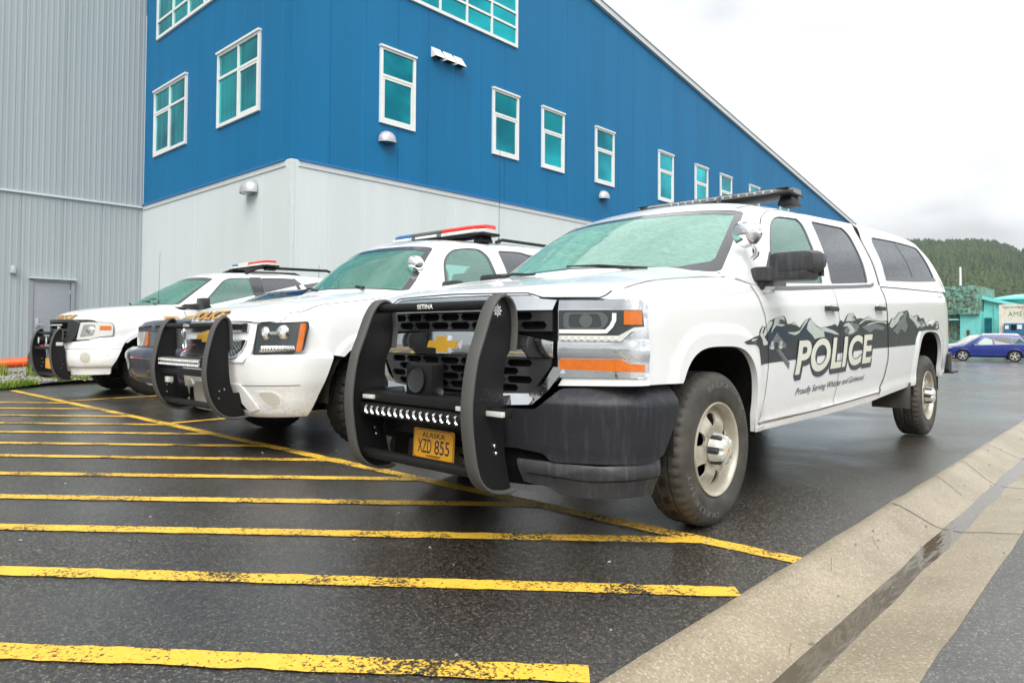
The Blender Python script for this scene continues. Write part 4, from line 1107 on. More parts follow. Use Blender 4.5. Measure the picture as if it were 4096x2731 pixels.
def push_bumper(parent, P, c=(0, 0, 0), x0=.43, letters='SETINA', badge=True):
    """P: list of (y,z) front edge top->bottom, rear edge profile; builds uprights and bars"""
    pb = empty('push_bumper', c); pb.parent = parent
    fr, re, bars = P['front'], P['rear'], P['bars']
    F_ = resample([(0, y, z) for y, z in [(p.y, p.z) for p in catmull([(0, y, z) for y, z in fr], 6)]], 60); B_ = resample([(0, y, z) for y, z in [(p.y, p.z) for p in catmull([(0, y, z) for y, z in re], 5)]], 60)
    for sg in (1, -1):
        outl = [(p.y, p.z) for p in F_] + [(p.y, p.z) for p in reversed(B_)]
        up_ = plate('upright', [outl], lambda u, v, o: (sg * (x0 + o), u, v), M['powder_coat'], pb, .005, .010, .2, back=True)
        mb = MB(); rows = []                       # thick rubber-faced flange wrapped round the front edge
        n = len(F_)
        for i, p in enumerate(F_):
            d = (F_[min(i + 1, n - 1)] - F_[max(i - 1, 0)]).normalized(); nn = Vector((0, d.z, -d.y))
            w = .036; t = .010
            rows.append([(sg * x0 + a * w, p.y + nn.y * b, p.z + nn.z * b) for a, b in ((-1, 0), (-1, t * .8), (-.8, t * 1.3), (.8, t * 1.3), (1, t * .8), (1, 0), (.8, -.004), (-.8, -.004))])
        mb.grid(rows, True)
        b0 = 0; mb.f.append(tuple(range(8))); mb.m.append(0); e = (n - 1) * 8; mb.f.append(tuple(e + k for k in range(8))); mb.m.append(0)
        mb.build('rubber_strip', M['rubber_edge'], up_, 40)
        for y, z in P.get('bolts', []): bm_ = MB(); tube_bolt(bm_, (sg * x0 + sg * .004, y, z), .010); bm_.build('bolt', M['chrome'], up_, 40)
    for nm, kind, y, z, r, m_ in bars:
        if kind == 'tube': MB().tube([(-x0, y, z), (x0, y, z)], r, 16).build(nm, M[m_], pb, 50)
        else: MB().box((0, y, z), (2 * x0, r[0], r[1]), bev=.004).build(nm, M[m_], pb, 30)
    if letters:
        b = [q for q in bars if q[0] == 'top_bar'][0]; y, z, r = b[2], b[3], b[4]
        vf = fit_vf(text_vf(letters, bold=.02), [(-.10, -.011), (.02, -.011), (.02, .013), (-.10, .013)])
        plate('maker_lettering', None, lambda u, v, o: (u, y - math.sqrt(max(0, r * r - v * v)) - o, z + v), M['led_white'], pb, .001, .0, .05, vf=vf)
    return pb
# ================================================================== white crew cab pickup
def build_truck():
    T = tag(empty('police_pickup', (0, 0, 0)), 'white police pickup with mountain graphic, black push bumper and camper shell, nearest the kerb', 'pickup truck')
    W = M['white']
    rows = [(-.915, .985, 1.06, .93, 1.128, .60, 1.152, 1.162), (-.895, .988, 1.075, .94, 1.150, .60, 1.175, 1.184), (-.82, .995, 1.145, .93, 1.186, .60, 1.212, 1.214), (-.60, 1.0, 1.18, .925, 1.218, .60, 1.252, 1.250),
            (-.30, 1.0, 1.212, .92, 1.252, .60, 1.306, 1.298), (0, 1.0, 1.236, .92, 1.278, .60, 1.345, 1.350), (.22, 1.0, 1.252, .91, 1.294, .61, 1.374, 1.386), (.34, 1.0, 1.262, .90, 1.302, .62, 1.378, 1.39), (.55, 1.0, 1.262, .88, 1.27, .5, 1.27, 1.27),
            (.76, 1.0, 1.262, .88, 1.265, .5, 1.265, 1.265), (1.0, 1.0, 1.283, .88, 1.285, .5, 1.285, 1.285), (1.57, 1.0, 1.317, .88, 1.32, .5, 1.32, 1.32), (2.7, 1.0, 1.388, .88, 1.39, .5, 1.39, 1.39), (3.07, 1.0, 1.405, .88, 1.408, .5, 1.408, 1.408), (5.25, .998, 1.466, .88, 1.468, .5, 1.468, 1.468), (5.46, .985, 1.472, .86, 1.474, .5, 1.474, 1.474), (5.54, .955, 1.474, .84, 1.476, .5, 1.476, 1.476)]
    prof = [(.20, .95), (.40, .968), (.455, .978), (.475, .966), (.50, .970), (.60, .985), (.80, 1.0), (1.0, .999), (1.10, .995), (1.18, .988), (1.24, .972), (1.28, .955), (1.33, .940), (1.4, .92)]
    H = Hull(rows, prof, [(-.915, .757), (-.40, .752), (-.1, .60), (.47, .435), (1.5, .438), (2.70, .463), (3.0, .480), (3.7, .515), (5.0, .56), (5.54, .70)], [(.02, .40, .452, .522, 3.4), (4.54, .42, .51, .61, 3.4)], .17, -.915, -.45, .011, .11, .03, 0)
    body = H.build('body', W, T)
    H.wells(T, M['liner'])
    # sill / rocker under the doors and dark underbody
    mb = MB(); mb.box((0, 2.2, .47), (1.2, 5.4, .14)).box((0, 4.9, .66), (1.6, .8, .2)); mb.box((0, -.3, .50), (1.25, .8, .2)); mb.build('chassis', M['dark_void'], T)
    # door, fender and bed gaps
    g = strip('panel_gap', [[(.43, 1.262), (.455, 1.235), (.50, 1.19), (.56, 1.10), (.595, .95), (.602, .83), (.575, .62), (.50, .468)], [(1.80, 1.325), (1.84, 1.10), (1.85, .85), (1.82, .60), (1.78, .50)]], .0055, H.nmap, M['gap'], body, .004, True)
    strip('panel_gap', [[(3.035, 1.40), (3.045, 1.17), (3.05, .90), (3.062, .78), (2.99, .62), (2.90, .545), (2.86, .50)]], .016, H.nmap, M['gap'], body, .004, True)
    strip('sill_gap', [[(.49, .478), (1.5, .487), (2.84, .520)]], .008, H.nmap, M['decal_brown'], body, .004, True)
    strip('hood_gap', [[(.885, -.835), (.893, -.80), (.90, -.6), (.90, -.3), (.898, 0), (.895, .28)]], .008, H.hmap, M['gap'], body, .003, True)
    strip('shell_seam', [[(3.06, 1.398), (4.0, 1.426), (5.50, 1.463)]], .008, H.nmap, M['gap'], body, .002, True)
    fd = rp([(3.27, 1.08), (3.47, 1.08), (3.48, .90), (3.27, .90)], .07)
    strip('fuel_door_gap', [fd + [fd[0]]], .004, H.nmap, M['decal_grey'], body, .003)
    # ---- cabin
    B = [(.945, .30, 1.300)] + [(H.S(y, z) - .004, y, z + .002) for y, z in ((.55, 1.264), (.76, 1.262), (1.0, 1.283), (1.57, 1.317), (2.2, 1.356), (2.7, 1.388), (3.02, 1.401))]
    cab = Cabin([(0, -.02, 1.36), (.35, .02, 1.352), (.65, .11, 1.335), (.86, .22, 1.312), (.945, .30, 1.30)], [(.945, .30, 1.30), (.895, .52, 1.47), (.825, .78, 1.665), (.758, .97, 1.785)],
                [(0, .86, 1.832), (.35, .875, 1.826), (.62, .915, 1.808), (.758, .97, 1.785)], [(.758, .97, 1.785), (.752, 1.15, 1.822), (.748, 1.4, 1.85), (.742, 2.0, 1.886), (.735, 2.99, 1.945)],
                [B[-1], (.885, 3.03, 1.60), (.80, 3.03, 1.79), (.735, 2.99, 1.945)], [(0, 2.97, 1.985), (.4, 2.98, 1.975), (.735, 2.99, 1.945)], B, crown=.07, side_bulge=.010, rear_base=[(0, 3.02, 1.40), B[-1]])
    w1 = cab.hole([(.735, 1.285), (.90, 1.545), (1.045, 1.690), (1.16, 1.752), (1.29, 1.786), (1.665, 1.818), (1.712, 1.775), (1.665, 1.345)], [.03, .1, .1, .1, .1, .05, .05, .03])
    w2 = cab.hole([(1.83, 1.352), (1.925, 1.835), (2.68, 1.872), (2.79, 1.80), (2.745, 1.412)], [.03, .05, .08, .12, .04])
    wsh = rp([(.045, .03), (.955, .03), (.962, .955), (.038, .955)], .05, 6)
    cab.build(T, W, M['wind_glass'], [(w1, M['side_glass'], .009), (w2, M['privacy_glass'], .009)], wsh, rp([(.15, .2), (.85, .2), (.85, .85), (.15, .85)], .05), frit=.032, frit_top=.085)
    # dark sail panel ahead of the front window, window sill strips
    sp = [cab.side.inv(*p) for p in ((.66, 1.27), (.745, 1.29), (.90, 1.545), (1.0, 1.645), (.93, 1.30))]
    for sg, o_ in ((1, None), (-1, None)):
        plate('sail_panel', [[cab.side.inv(*p) for p in rp([(.60, 1.275), (.86, 1.50), (.92, 1.44), (.975, 1.29)], .01)]], lambda u, v, o: Vector((sg, 1, 1)) * cab.side.map(u, v, o), M['black_plastic'], T, .003, .01, .05)
    strip('window_sill', [[(.62, 1.256), (1.0, 1.276), (1.7, 1.320), (2.3, 1.357), (2.62, 1.380)]], .022, H.nmap, M['window_strip'], T, .006, True)
    strip('window_sill', [[(2.60, 1.380), (2.76, 1.388), (2.86, 1.412)]], .022, H.nmap, M['window_strip'], T, .006, True)
    strip('door_frame_gap', [[cab.side.inv(*p) for p in ((.44, 1.285), (.62, 1.46), (.80, 1.61), (.98, 1.735), (1.13, 1.80), (1.36, 1.842), (1.74, 1.868), (1.96, 1.884))]], .006, cab.side.map, M['gap'], T, .002, dens=.01)
    strip('roof_ditch', [[(.93, .0), (.94, .3), (.94, .7), (.93, .99)], [(.07, .0), (.06, .3), (.06, .7), (.07, .99)]], .012, cab.roof.map, M['frit'], T, .002, dens=.02)
    for sg in (1, -1): plate('printed_corner', [[(.045 if sg < 0 else .955, .03), (.045 if sg < 0 else .955, .34), (.085 if sg < 0 else .915, .16), (.16 if sg < 0 else .84, .07), (.28 if sg < 0 else .72, .03)]], cab.ws.map, M['frit'], T, -.0015, 0, 1 / 14, 1 / 8)
    interior(T, .10, 1.30, .92, [(1.15, 0), (2.15, 1)], M['seat_cloth'], yb=2.9, floor=.62, head=1.52)
    MB().box((0, .80, 1.66), (.24, .04, .07), bev=.015).build('rear_view_mirror', M['dash'], T)
    MB().tube([(.55, .02, 1.352), (.2, .06, 1.392), (-.05, .06, 1.40)], .010, 6).build('wiper', M['wiper_black'], T); MB().tube([(-.28, .02, 1.36), (-.55, .10, 1.385), (-.75, .16, 1.36)], .010, 6).build('wiper', M['wiper_black'], T)
    # ---- camper shell
    BS = [(H.S(y, z) - .006, y, z + .002) for y, z in ((3.085, 1.4055), (4.0, 1.433), (5.25, 1.466), (5.46, 1.472))] + [(.945, 5.53, 1.476)]
    sh = Cabin([(0, 3.085, 1.41), BS[0]], [BS[0], (.89, 3.09, 1.60), (.802, 3.10, 1.79), (.738, 3.10, 1.952)], [(0, 3.10, 2.0), (.4, 3.10, 1.99), (.738, 3.10, 1.952)], [(.738, 3.10, 1.952), (.74, 4.0, 1.985), (.745, 4.7, 1.992), (.752, 5.06, 1.975)],
               [BS[-1], (.905, 5.48, 1.62), (.832, 5.33, 1.82), (.752, 5.06, 1.975)], [(0, 5.02, 2.02), (.4, 5.03, 2.01), (.752, 5.06, 1.975)], BS, crown=.02, side_bulge=.008, rear_base=[(0, 5.56, 1.476), BS[-1]])
    shw = sh.hole([(3.27, 1.487), (3.36, 1.872), (5.05, 1.93), (5.22, 1.60)], [.06, .10, .10, .06])
    shell = empty('camper_shell', (0, 0, 0)); shell.parent = T
    sh.build(shell, W, None, [(shw, M['privacy_glass'], .014)], None, rp([(.1, .15), (.9, .15), (.9, .85), (.1, .85)], .05), name='shell', frit=.03)
    a, b = sh.side.inv(4.30, 1.53), sh.side.inv(4.20, 1.90)
    for sg in (1, -1): strip('window_divider', [[a, b]], .012, lambda u, v, o: Vector((sg, 1, 1)) * sh.side.map(u, v, o), M['window_strip'], shell, .001)
    lo_ = [sh.side.inv(*p) for p in ((3.30, 1.482), (4.3, 1.535), (5.20, 1.592))]
    for sg in (1, -1): strip('window_ledge', [lo_], .05, lambda u, v, o: Vector((sg, 1, 1)) * sh.side.map(u, v, o), M['window_strip'], shell, .006)
    gp = [(.920, 3.055, 1.40), (.862, 3.06, 1.60), (.775, 3.065, 1.79), (.715, 3.05, 1.925), (.4, 3.045, 1.955), (0, 3.04, 1.965)]
    MB().tube(catmull(gp + [(-x, y, z) for x, y, z in reversed(gp[:-1])], 4), .022, 8).build('cab_gap_gasket', M['gap'], T, 60)
    # ---- nose
    Fp = Front([(0, -.93), (.3, -.915), (.63, -.863), (.85, -.807), (.96, -.768), (1.0, -.735), (1.010, -.69), (1.002, -.55)], .95); fm = Fp.map
    full = lambda half: [(x, z) for x, z in half] + [(-x, z) for x, z in reversed(half)]
    G = empty('grille', (0, -.93, 0)); G.parent = T; gm = lambda t, z, o=0.0: (Vector(fm(t, z, o)) - Vector((0, -.93, 0)))
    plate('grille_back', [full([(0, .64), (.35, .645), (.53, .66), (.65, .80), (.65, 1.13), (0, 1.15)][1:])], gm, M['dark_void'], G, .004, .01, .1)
    def hexes(x0, x1, z0, z1, cw, ch, lim):
        out = []; r = 0; z = z0 + ch / 2 + .006
        while z + ch / 2 < z1:
            x = x0 + (cw / 2 if r % 2 else 0) + cw * .1
            while x < x1:
                hx = [(x - cw * .475, z), (x - cw * .37, z - ch * .42), (x + cw * .37, z - ch * .42), (x + cw * .475, z), (x + cw * .37, z + ch * .42), (x - cw * .37, z + ch * .42)]
                if all(lim(*p) for p in hx): out.append(hx)
                x += cw
            z += ch * .98; r += 1
        return out
    plate('grille_mesh', [full([(.612, .992), (.612, 1.088)])] + hexes(-.7, .7, .992, 1.088, .150, .044, lambda x, z: abs(x) < .60 and .996 < z < 1.084), gm, M['grille_black'], G, .030, .014, .06)
    lim = lambda x, z: abs(x) < .585 - max(0, (.80 - z)) * .9 and .706 < z < .862
    plate('grille_mesh', [full([(.50, .698), (.605, .83), (.610, .868)])] + hexes(-.7, .7, .70, .872, .150, .040, lim), gm, M['grille_black'], G, .030, .014, .06)
    Cr = M['chrome']
    gt = lambda t, z, o=0.0: gm(t, z, o + max(0, 1.172 - z) * .42)
    plate('chrome_bar', [full([(.62, 1.090), (.628, 1.136), (.55, 1.143), (.48, 1.166), (.3, 1.170)])], gt, Cr, G, .008, .05, .05, .012)
    gb = lambda t, z, o=0.0: gm(t, z, o + .010 * (1 - min(1, abs(z - .925) / .062) ** 2))
    plate('chrome_bar', [full([(.622, .872), (.622, .945), (.20, .985)][0:2] + [(.45, .978), (.16, .990)])], gb, Cr, G, .038, .04, .04, .008)
    strip('chrome_bar', [[(-.62, .932), (0, .932), (.62, .932)]], .006, gm, M['chrome_clean'], G, .050)
    plate('chrome_frame', [full([(.35, .644), (.527, .656), (.59, .715), (.660, .800), (.652, .83), (.622, .83), (.575, .757), (.49, .703), (.1, .686)])], lambda t, z, o=0.0: gm(t, z, o + max(0, .70 - z) * .7), Cr, G, .036, .05, .05, .015)
    bo = lambda u, v, o: gm(u - .035, v + .925, o)
    plate('badge_rim', [[(u * 1.12, v * 1.16) for u, v in BOWTIE]], bo, M['chrome_clean'], G, .060, .02, .05); plate('badge', [BOWTIE], bo, M['gold_badge'], G, .064, .01, .05)
    for sg in (1, -1):
        hl = empty('headlight', (sg * .82, -.81, .95)); hl.parent = T; o0 = Vector((sg * .82, -.81, .95))
        m = lambda t, z, o=0.0: Vector(fm(t * sg, z, o)) - o0
        plate('surround', [rp([(.634, .780), (.634, 1.137), (.99, 1.137), (1.032, 1.112), (1.036, .790)], [.005, .005, .02, .03, .03])], lambda t, z, o=0.0: m(t, z, o + (.005 * (1 - min(1, abs(z - .906) / .045) ** 2)) + max(0, z - 1.088) * -.2), Cr, hl, .014, .04, .03, .008)
        plate('housing', [[(.640, .948), (.640, 1.089), (1.004, 1.086), (1.012, 1.010), (.965, .985), (.925, .950)]], m, M['lamp_dark'], hl, .020, .01, .03)
        plate('lamp_bezel', [rp([(.665, 1.004), (.665, 1.078), (.85, 1.078), (.875, 1.045), (.85, 1.004)], .02), rp([(.69, 1.010), (.69, 1.070), (.83, 1.070), (.845, 1.010)], .02)], m, M['lens_smoke'], hl, .023, .006, .03)
        plate('projector', [[(.77 + .030 * math.cos(a), 1.040 + .030 * math.sin(a)) for a in [2 * math.pi * k / 20 for k in range(20)]]], m, M['lens_smoke'], hl, .0235, .004, .03)
        strip('light_guide', [[(.645, .992), (.862, .992), (.896, 1.028), (.897, 1.073)]], .018, m, M['led_white'], hl, .026)
        plate('marker_lens', [[(.936, 1.022), (.936, 1.083), (1.001, 1.083), (1.001, 1.022)]], m, M['amber'], hl, .027, .01, .03)
        plate('marker_lens', [[(.645, .820), (.645, .865), (.925, .868), (.955, .852), (1.012, .849), (1.012, .816)]], m, M['amber'], hl, .027, .01, .03)
        plate('led_row', [[(.645, .949), (.645, .974), (.915, .974), (.975, 1.010), (1.018, 1.014), (1.018, 1.0), (.965, .990), (.925, .949)]], m, M['lens_clear'], hl, .027, .008, .03)
        mb = MB()
        for i in range(9): mb.box(tuple(m(.665 + i * .030, .961, .030)), (.012, .006, .012))
        mb.build('led', M['led_white'], hl)
    both('headlight_sill', [(.632, .744), (.655, .779), (1.045, .788), (1.045, .757)], fm, W, T, .008, .04)
    strip('hood_front_gap', [[(-.885, 1.172), (-.845, 1.142), (-.555, 1.148), (-.485, 1.172), (0, 1.180), (.485, 1.172), (.555, 1.148), (.845, 1.142), (.885, 1.172)]], .007, fm, M['gap'], T, .020)
    # ---- black bumper, valance
    Bp = Front([(0, -1.03), (.35, -1.0), (.65, -.92), (.84, -.835), (.95, -.745), (1.0, -.62), (1.012, -.43)], .82)
    prf = [(.25, -.02), (.33, .0), (.345, .012), (.385, .010), (.405, .002), (.42, .002), (.48, .008), (.55, .012), (.665, .018), (.680, .012), (.748, -.05)]
    bm = Bp.leaned(lambda z: ctable(prf, z)[0])
    plate('bumper', [rp(full([(.42, .632), (.56, .634), (.605, .668), (.672, .732), (.93, .747), (1.285, .752), (1.262, .60), (1.17, .44), (1.10, .41), (.64, .405), (.60, .44), (.48, .455)]), .012)], bm, M['bumper_plastic'], T, 0, .09, .04, .015, back=True)
    both('valance', [(.47, .405), (.60, .402), (.85, .396), (1.16, .420), (1.13, .262), (.80, .247), (.68, .252), (.62, .285), (.50, .30)], bm, M['black_plastic'], T, -.012, .06, step=.03)
    strip('valance_crease', [[(.52, .345), (.8, .325), (1.145, .345)], [(-.52, .345), (-.8, .325), (-1.145, .345)]], .005, bm, M['gap'], T, -.010)
    plate('intake_backing', [full([(.50, .28), (1.06, .33), (1.10, .45), (.49, .48)])], bm, M['dark_void'], T, -.035, .04, .1)  # dark sheet behind the intake, widened to shade the gap above the valance
    plate('skid_panel', [full([(.34, .30), (.30, .42)])], bm, M['black_plastic'], T, -.03, .03, .1)
    # ---- push bumper
    P = dict(front=[(-.995, .90), (-.985, 1.0), (-.992, 1.08), (-1.012, 1.125), (-1.052, 1.150), (-1.095, 1.138), (-1.14, 1.08), (-1.19, .96), (-1.235, .84), (-1.262, .65), (-1.245, .475), (-1.21, .348), (-1.14, .285), (-1.03, .262), (-.985, .268)],
             rear=[(-1.0, .90), (-1.025, .86), (-1.04, .78), (-1.04, .62), (-1.03, .44), (-.99, .275)], bolts=[(-1.12, .63), (-1.10, .475), (-1.09, .44)],
             bars=[('top_bar', 'tube', -1.075, 1.112, .024, 'powder_coat'), ('shelf', 'box', -1.12, .652, (.15, .045), 'powder_coat'), ('bottom_bar', 'tube', -1.155, .352, .026, 'powder_coat')])
    pb = push_bumper(T, P, x0=.445)
    lb = MB().box((-.02, -1.19, .588), (.80, .05, .062), bev=.006).build('led_bar', M['powder_coat'], pb); mb = MB()
    for i in range(15): mb.lathe([(.0215, -.012), (.018, -.004), (.008, .006), (.0005, .006)], (-.345 + i * .0485, -1.212, .590), 'y', 20)
    mb.build('led_reflectors', M['reflector'], lb, 60)
    for x, z in ((-.36, .652), (.355, .640)): MB().box((x, -1.20, z), (.09, .02, .022), bev=.004).build('strobe_light', M['lens_clear'], pb)
    MB().box((.50, -1.14, .625), (.10, .03, .024), bev=.004).build('strobe_light', M['lens_clear'], pb)
    MB().box((.495, -1.115, .625), (.125, .04, .04), bev=.006).build('strobe_bracket', M['powder_coat'], pb)
    sr = MB().box((-.07, -1.07, .745), (.20, .085, .165), bev=.014).build('siren', M['powder_coat'], pb)
    MB().lathe([(.064, -.01), (.062, -.002), (.05, .0), (.0005, .001)], (-.075, -1.118, .748), 'y', 32).build('siren_grille', M['black_plastic'], sr, 40)
    for x in (-.40, .40): MB().box((x, -1.0, .57), (.012, .14, .24)).build('mounting_bracket', M['powder_coat'], pb)
    st = [((.030 if k % 2 == 0 else .017) * math.sin(math.pi * k / 8), (.030 if k % 2 == 0 else .017) * math.cos(math.pi * k / 8)) for k in range(16)]
    sm_ = lambda u, v, o=0.0: (.452 + o, -1.085 + u, 1.085 + v)
    plate('star_sticker', [st, inset(st, .004)], sm_, M['led_white'], pb, .001, 0, .1); plate('star_centre', [[(u * .5, v * .5) for u, v in st]], sm_, M['lamp_metal'], pb, .001, 0, .1)
    # licence plate
    lp = empty('licence_plate', (.010, -1.078, .426)); lp.parent = T; lp.rotation_euler = (R(-3), 0, 0)
    pm = lambda u, v, o=0.0: (u, -o, v)
    plate('plate_blank', [rp(rect(-.1525, -.076, .1525, .076), .014)], pm, M['plate_gold'], lp, .002, .004, .5, back=True)
    pr = rp(rect(-.147, -.0705, .147, .0705), .012); strip('plate_border', [pr + [pr[0]]], .0035, pm, M['decal_dark'], lp, .003)
    for s_, q, nm in (('ALASKA', (-.085, .034, .085, .060), 'state_name'), ('XZD', (-.115, -.042, -.012, .026), 'registration'), ('855', (.012, -.042, .120, .026), 'registration'), ('GOVERNMENT', (-.05, -.062, .06, -.050), 'plate_class')):
        plate(nm, None, pm, M['decal_navy'], lp, .0035, .001, .5, vf=fit_vf(text_vf(s_, bold=.0 if len(s_) > 3 else .002), [(q[0], q[1]), (q[2], q[1]), (q[2], q[3]), (q[0], q[3])]))
    # ---- mirrors, handles, spotlight, roof gear
    for sg in (1, -1):
        mi = empty('wing_mirror', (sg * .95, .60, 1.30)); mi.parent = T; x = lambda v: sg * (v - 1.0)
        m_ = MB(); rw = []
        for (yy, hw, z0, z1) in ((-.098, .03, .045, .13), (-.085, .075, .035, .150), (.02, .092, .03, .162), (.09, .088, .06, .152), (.10, .08, .065, .145)):
            ring = []
            for i in range(24):
                a = 2 * math.pi * i / 24; c, s2 = math.cos(a), math.sin(a); q = 2 / 5.5
                ring.append((x(1.215) + sg * math.copysign(abs(c) ** q, c) * (hw + .045), yy, (z0 + z1) / 2 - .005 + math.copysign(abs(s2) ** q, s2) * (z1 - z0) / 2))
            rw.append(ring)
        m_.grid(rw, True); m_.f.append(tuple(range(24))); m_.m.append(0); n0 = 4 * 24; m_.f.append(tuple(n0 + k for k in range(24))); m_.m.append(0); m_.build('mirror_housing', M['black_plastic'], mi, 50)
        MB().box((x(1.145), .0, .032), (.33, .19, .085), bev=.028).box((x(1.01), .03, .0), (.08, .17, .12), bev=.03).build('mirror_arm', M['black_plastic'], mi)
        MB().box((x(1.05), .0, -.055), (.06, .06, .04), bev=.008).build('puddle_lamp', M['lens_clear'], mi)
        MB().box((x(1.215), .118, .072), (.22, .004, .11)).build('mirror_glass', M['chrome_clean'], mi)
        for y, z in ((1.65, 1.168), (2.80, 1.206)):
            h = empty('door_handle', (sg * (H.S(y, z) + .0), y, z)); h.parent = T
            MB().box((sg * .024, 0, 0), (.028, .20, .034), bev=.010).box((sg * .01, -.075, 0), (.03, .03, .03), bev=.006).box((sg * .01, .075, 0), (.03, .03, .03), bev=.006).build('grip', M['black_plastic'], h)
            MB().lathe([(.05, .001), (.042, .004), (.0005, .0045)], axis='x', n=24).build('cup', M['white'], h).rotation_euler = (0, 0, 0 if sg > 0 else math.pi)
    spot(T, (1.02, .45, 1.515), -2.2)
    # roof light bar
    L_ = empty('light_bar', (0, 1.92, 2.045)); L_.parent = T; L_.scale = (1, 1, .8)
    MB().box((0, 0, -.005), (1.36, .26, .024), bev=.008).build('light_bar_base', M['powder_coat'], L_)
    def barlens(x0, x1, mat, end=0):
        mb = MB(); rows = []
        for x in [lerp(x0, x1, i / 6) for i in range(7)]:
            k = 1 - .45 * max(0, (abs(x) - .52) / .16) if end else 1
            rows.append([(x, -.13 * k, .004), (x, -.14 * k, .03), (x, -.12 * k, .048), (x, .12 * k, .048), (x, .14 * k, .03), (x, .13 * k, .004)])
        mb.grid(rows)
        for r, fl in ((rows[0], 0), (rows[-1], 1)): b = len(mb.v); mb.v += r; mb.f.append(tuple(range(b, b + 6))); mb.m.append(0)
        return mb.build('lens', mat, L_, 30)
    barlens(-.68, -.24, M['lens_smoke'], 1); barlens(-.235, .235, M['lens_smoke']); barlens(.24, .68, M['lens_smoke'], 1)
    mb = MB()
    for i in range(14): mb.lathe([(.011, -.004), (.009, .0), (.0005, .002)], (-.30 + i * .065, -.142, .022), 'y', 12)
    mb.build('led', M['reflector'], L_, 50)
    MB().box((0, 0, .052), (1.30, .22, .008), bev=.003).build('light_bar_top', M['black_plastic'], L_)
    for x in (.62, -.62): MB().box((x, 0, -.06), (.12, .20, .10), bev=.015, taper=.7).build('mounting_foot', M['powder_coat'], L_)
    fn = empty('antenna_fin', (.19, 1.62, 1.945)); fn.parent = T
    mb = MB(); rows = []
    for z, y0, y1, hw in ((-.01, -.085, .10, .032), (.012, -.07, .09, .024), (.045, -.035, .05, .012), (.085, .0, .04, .007), (.100, .015, .04, .004)):
        rows.append([(hw * math.cos(a), lerp(y0, y1, .5) - (y1 - y0) / 2 * math.sin(a), z) for a in [2 * math.pi * i / 16 for i in range(16)]])
    mb.grid(rows, True); mb.f.append(tuple(4 * 16 + k for k in range(16))); mb.m.append(0); mb.build('fin', M['black_plastic'], fn, 50)
    # ---- tail: lights, bumper, mud flaps
    for sg in (1, -1):
        mb = MB(); mb.grid([[(sg * (H.S(5.46, z) + .006 if k == 0 else .93 if k == 1 else .80), (5.44, 5.552, 5.56)[k], z) for k in range(3)] for z in (.98, 1.1, 1.2, 1.33, 1.40)]); mb.build('tail_light', M['lens_red_dark'], T, 40)
        MB().box((sg * .83, 3.80, .44), (.32, .02, .24), rot=Matrix.Rotation(R(-8), 3, 'X'), bev=.004).build('mud_flap', M['tyre'], T)
    Rp = Front([(0, 5.72), (.5, 5.70), (.85, 5.66), (.97, 5.60), (1.0, 5.50), (1.0, 5.38)], .85)
    rm_ = lambda t, z, o=0.0: Rp.map(t, z, -o)
    plate('rear_bumper', [rp(full([(.2, .60), (.9, .60), (1.25, .62), (1.25, .80), (.9, .82), (.2, .82)]), .03)], rm_, M['bumper_plastic'], T, .0, .08, .08, back=True)
    for sg in (1, -1): MB().box((sg * .95, 5.55, .60), (.16, .26, .03), bev=.01).build('bumper_step', M['black_plastic'], T)
    # ---- graphics on the flank
    DM = lambda u, v, o=0.0: H.nmap(u, v, o)
    dec = empty('side_graphic', (0, 0, 0)); dec.parent = T
    ridge_ = [(.476, .813), (.476, .90), (.40, .945), (.30, .945), (.256, .943), (.356, .962), (.477, .981), (.483, 1.006), (.523, 1.037), (.556, 1.027), (.58, 1.037), (.618, 1.063), (.681, 1.077), (.706, 1.083), (.785, 1.093), (.838, 1.101), (.865, 1.087), (.892, 1.051), (.934, 1.053), (.998, 1.066), (1.04, 1.052), (1.088, 1.032), (1.136, 1.056), (1.189, 1.082), (1.282, 1.097), (1.321, 1.074), (1.377, 1.051), (1.45, 1.035), (1.551, 1.042), (1.672, 1.053), (1.744, 1.065), (1.799, 1.048), (1.865, 1.096), (1.931, 1.081), (1.989, 1.121), (2.039, 1.144), (2.169, 1.152), (2.231, 1.11), (2.315, 1.118), (2.401, 1.113), (2.524, 1.138), (2.627, 1.118), (2.769, 1.107), (2.916, 1.106), (3.02, 1.112), (3.082, 1.091), (3.176, 1.14), (3.243, 1.131), (3.397, 1.191), (3.541, 1.203), (3.691, 1.219), (3.796, 1.182), (3.877, 1.164), (4.042, 1.188), (4.162, 1.152), (4.261, 1.163), (4.387, 1.125), (4.518, 1.147), (4.651, 1.111), (4.79, 1.139), (4.875, 1.141), (4.93, 1.09), (4.80, 1.05), (4.3, 1.045), (4.08, 1.03), (3.97, .96), (3.945, .906), (3.012, .889), (2.564, .883), (.918, .83), (.609, .821)]
    ridge_ = [p for p in ridge_ if not (p[0] < .47)] 
    ridge_ = [(.476, .813), (.478, .981)] + [p for p in ridge_ if p not in ((.476, .813), (.476, .90), (.477, .981))]
    plate('mountain_band', [ridge_], DM, M['decal_dark'], dec, .0020, 0, .06)
    plate('foothill', [[(.30, .9305), (.256, .943), (.356, .962), (.476, .981), (.4758, .905), (.45, .923), (.38, .930)]], DM, M['decal_dark'], dec, .0022, 0, .03)
    SL = [[(.56, .93), (.60, 1.0), (.66, 1.03), (.70, 1.02), (.78, 1.05), (.86, 1.04), (.90, 1.0), (.95, .985), (.99, .94), (.85, .95), (.72, .92)], [(1.10, .99), (1.15, 1.03), (1.20, 1.05), (1.27, 1.08), (1.24, 1.02), (1.28, .99), (1.34, .95), (1.25, .96), (1.15, .93)], [(1.45, 1.005), (1.55, 1.03), (1.72, 1.045), (1.80, 1.04), (1.78, 1.01), (1.85, .99), (1.7, .96), (1.6, .98)]]
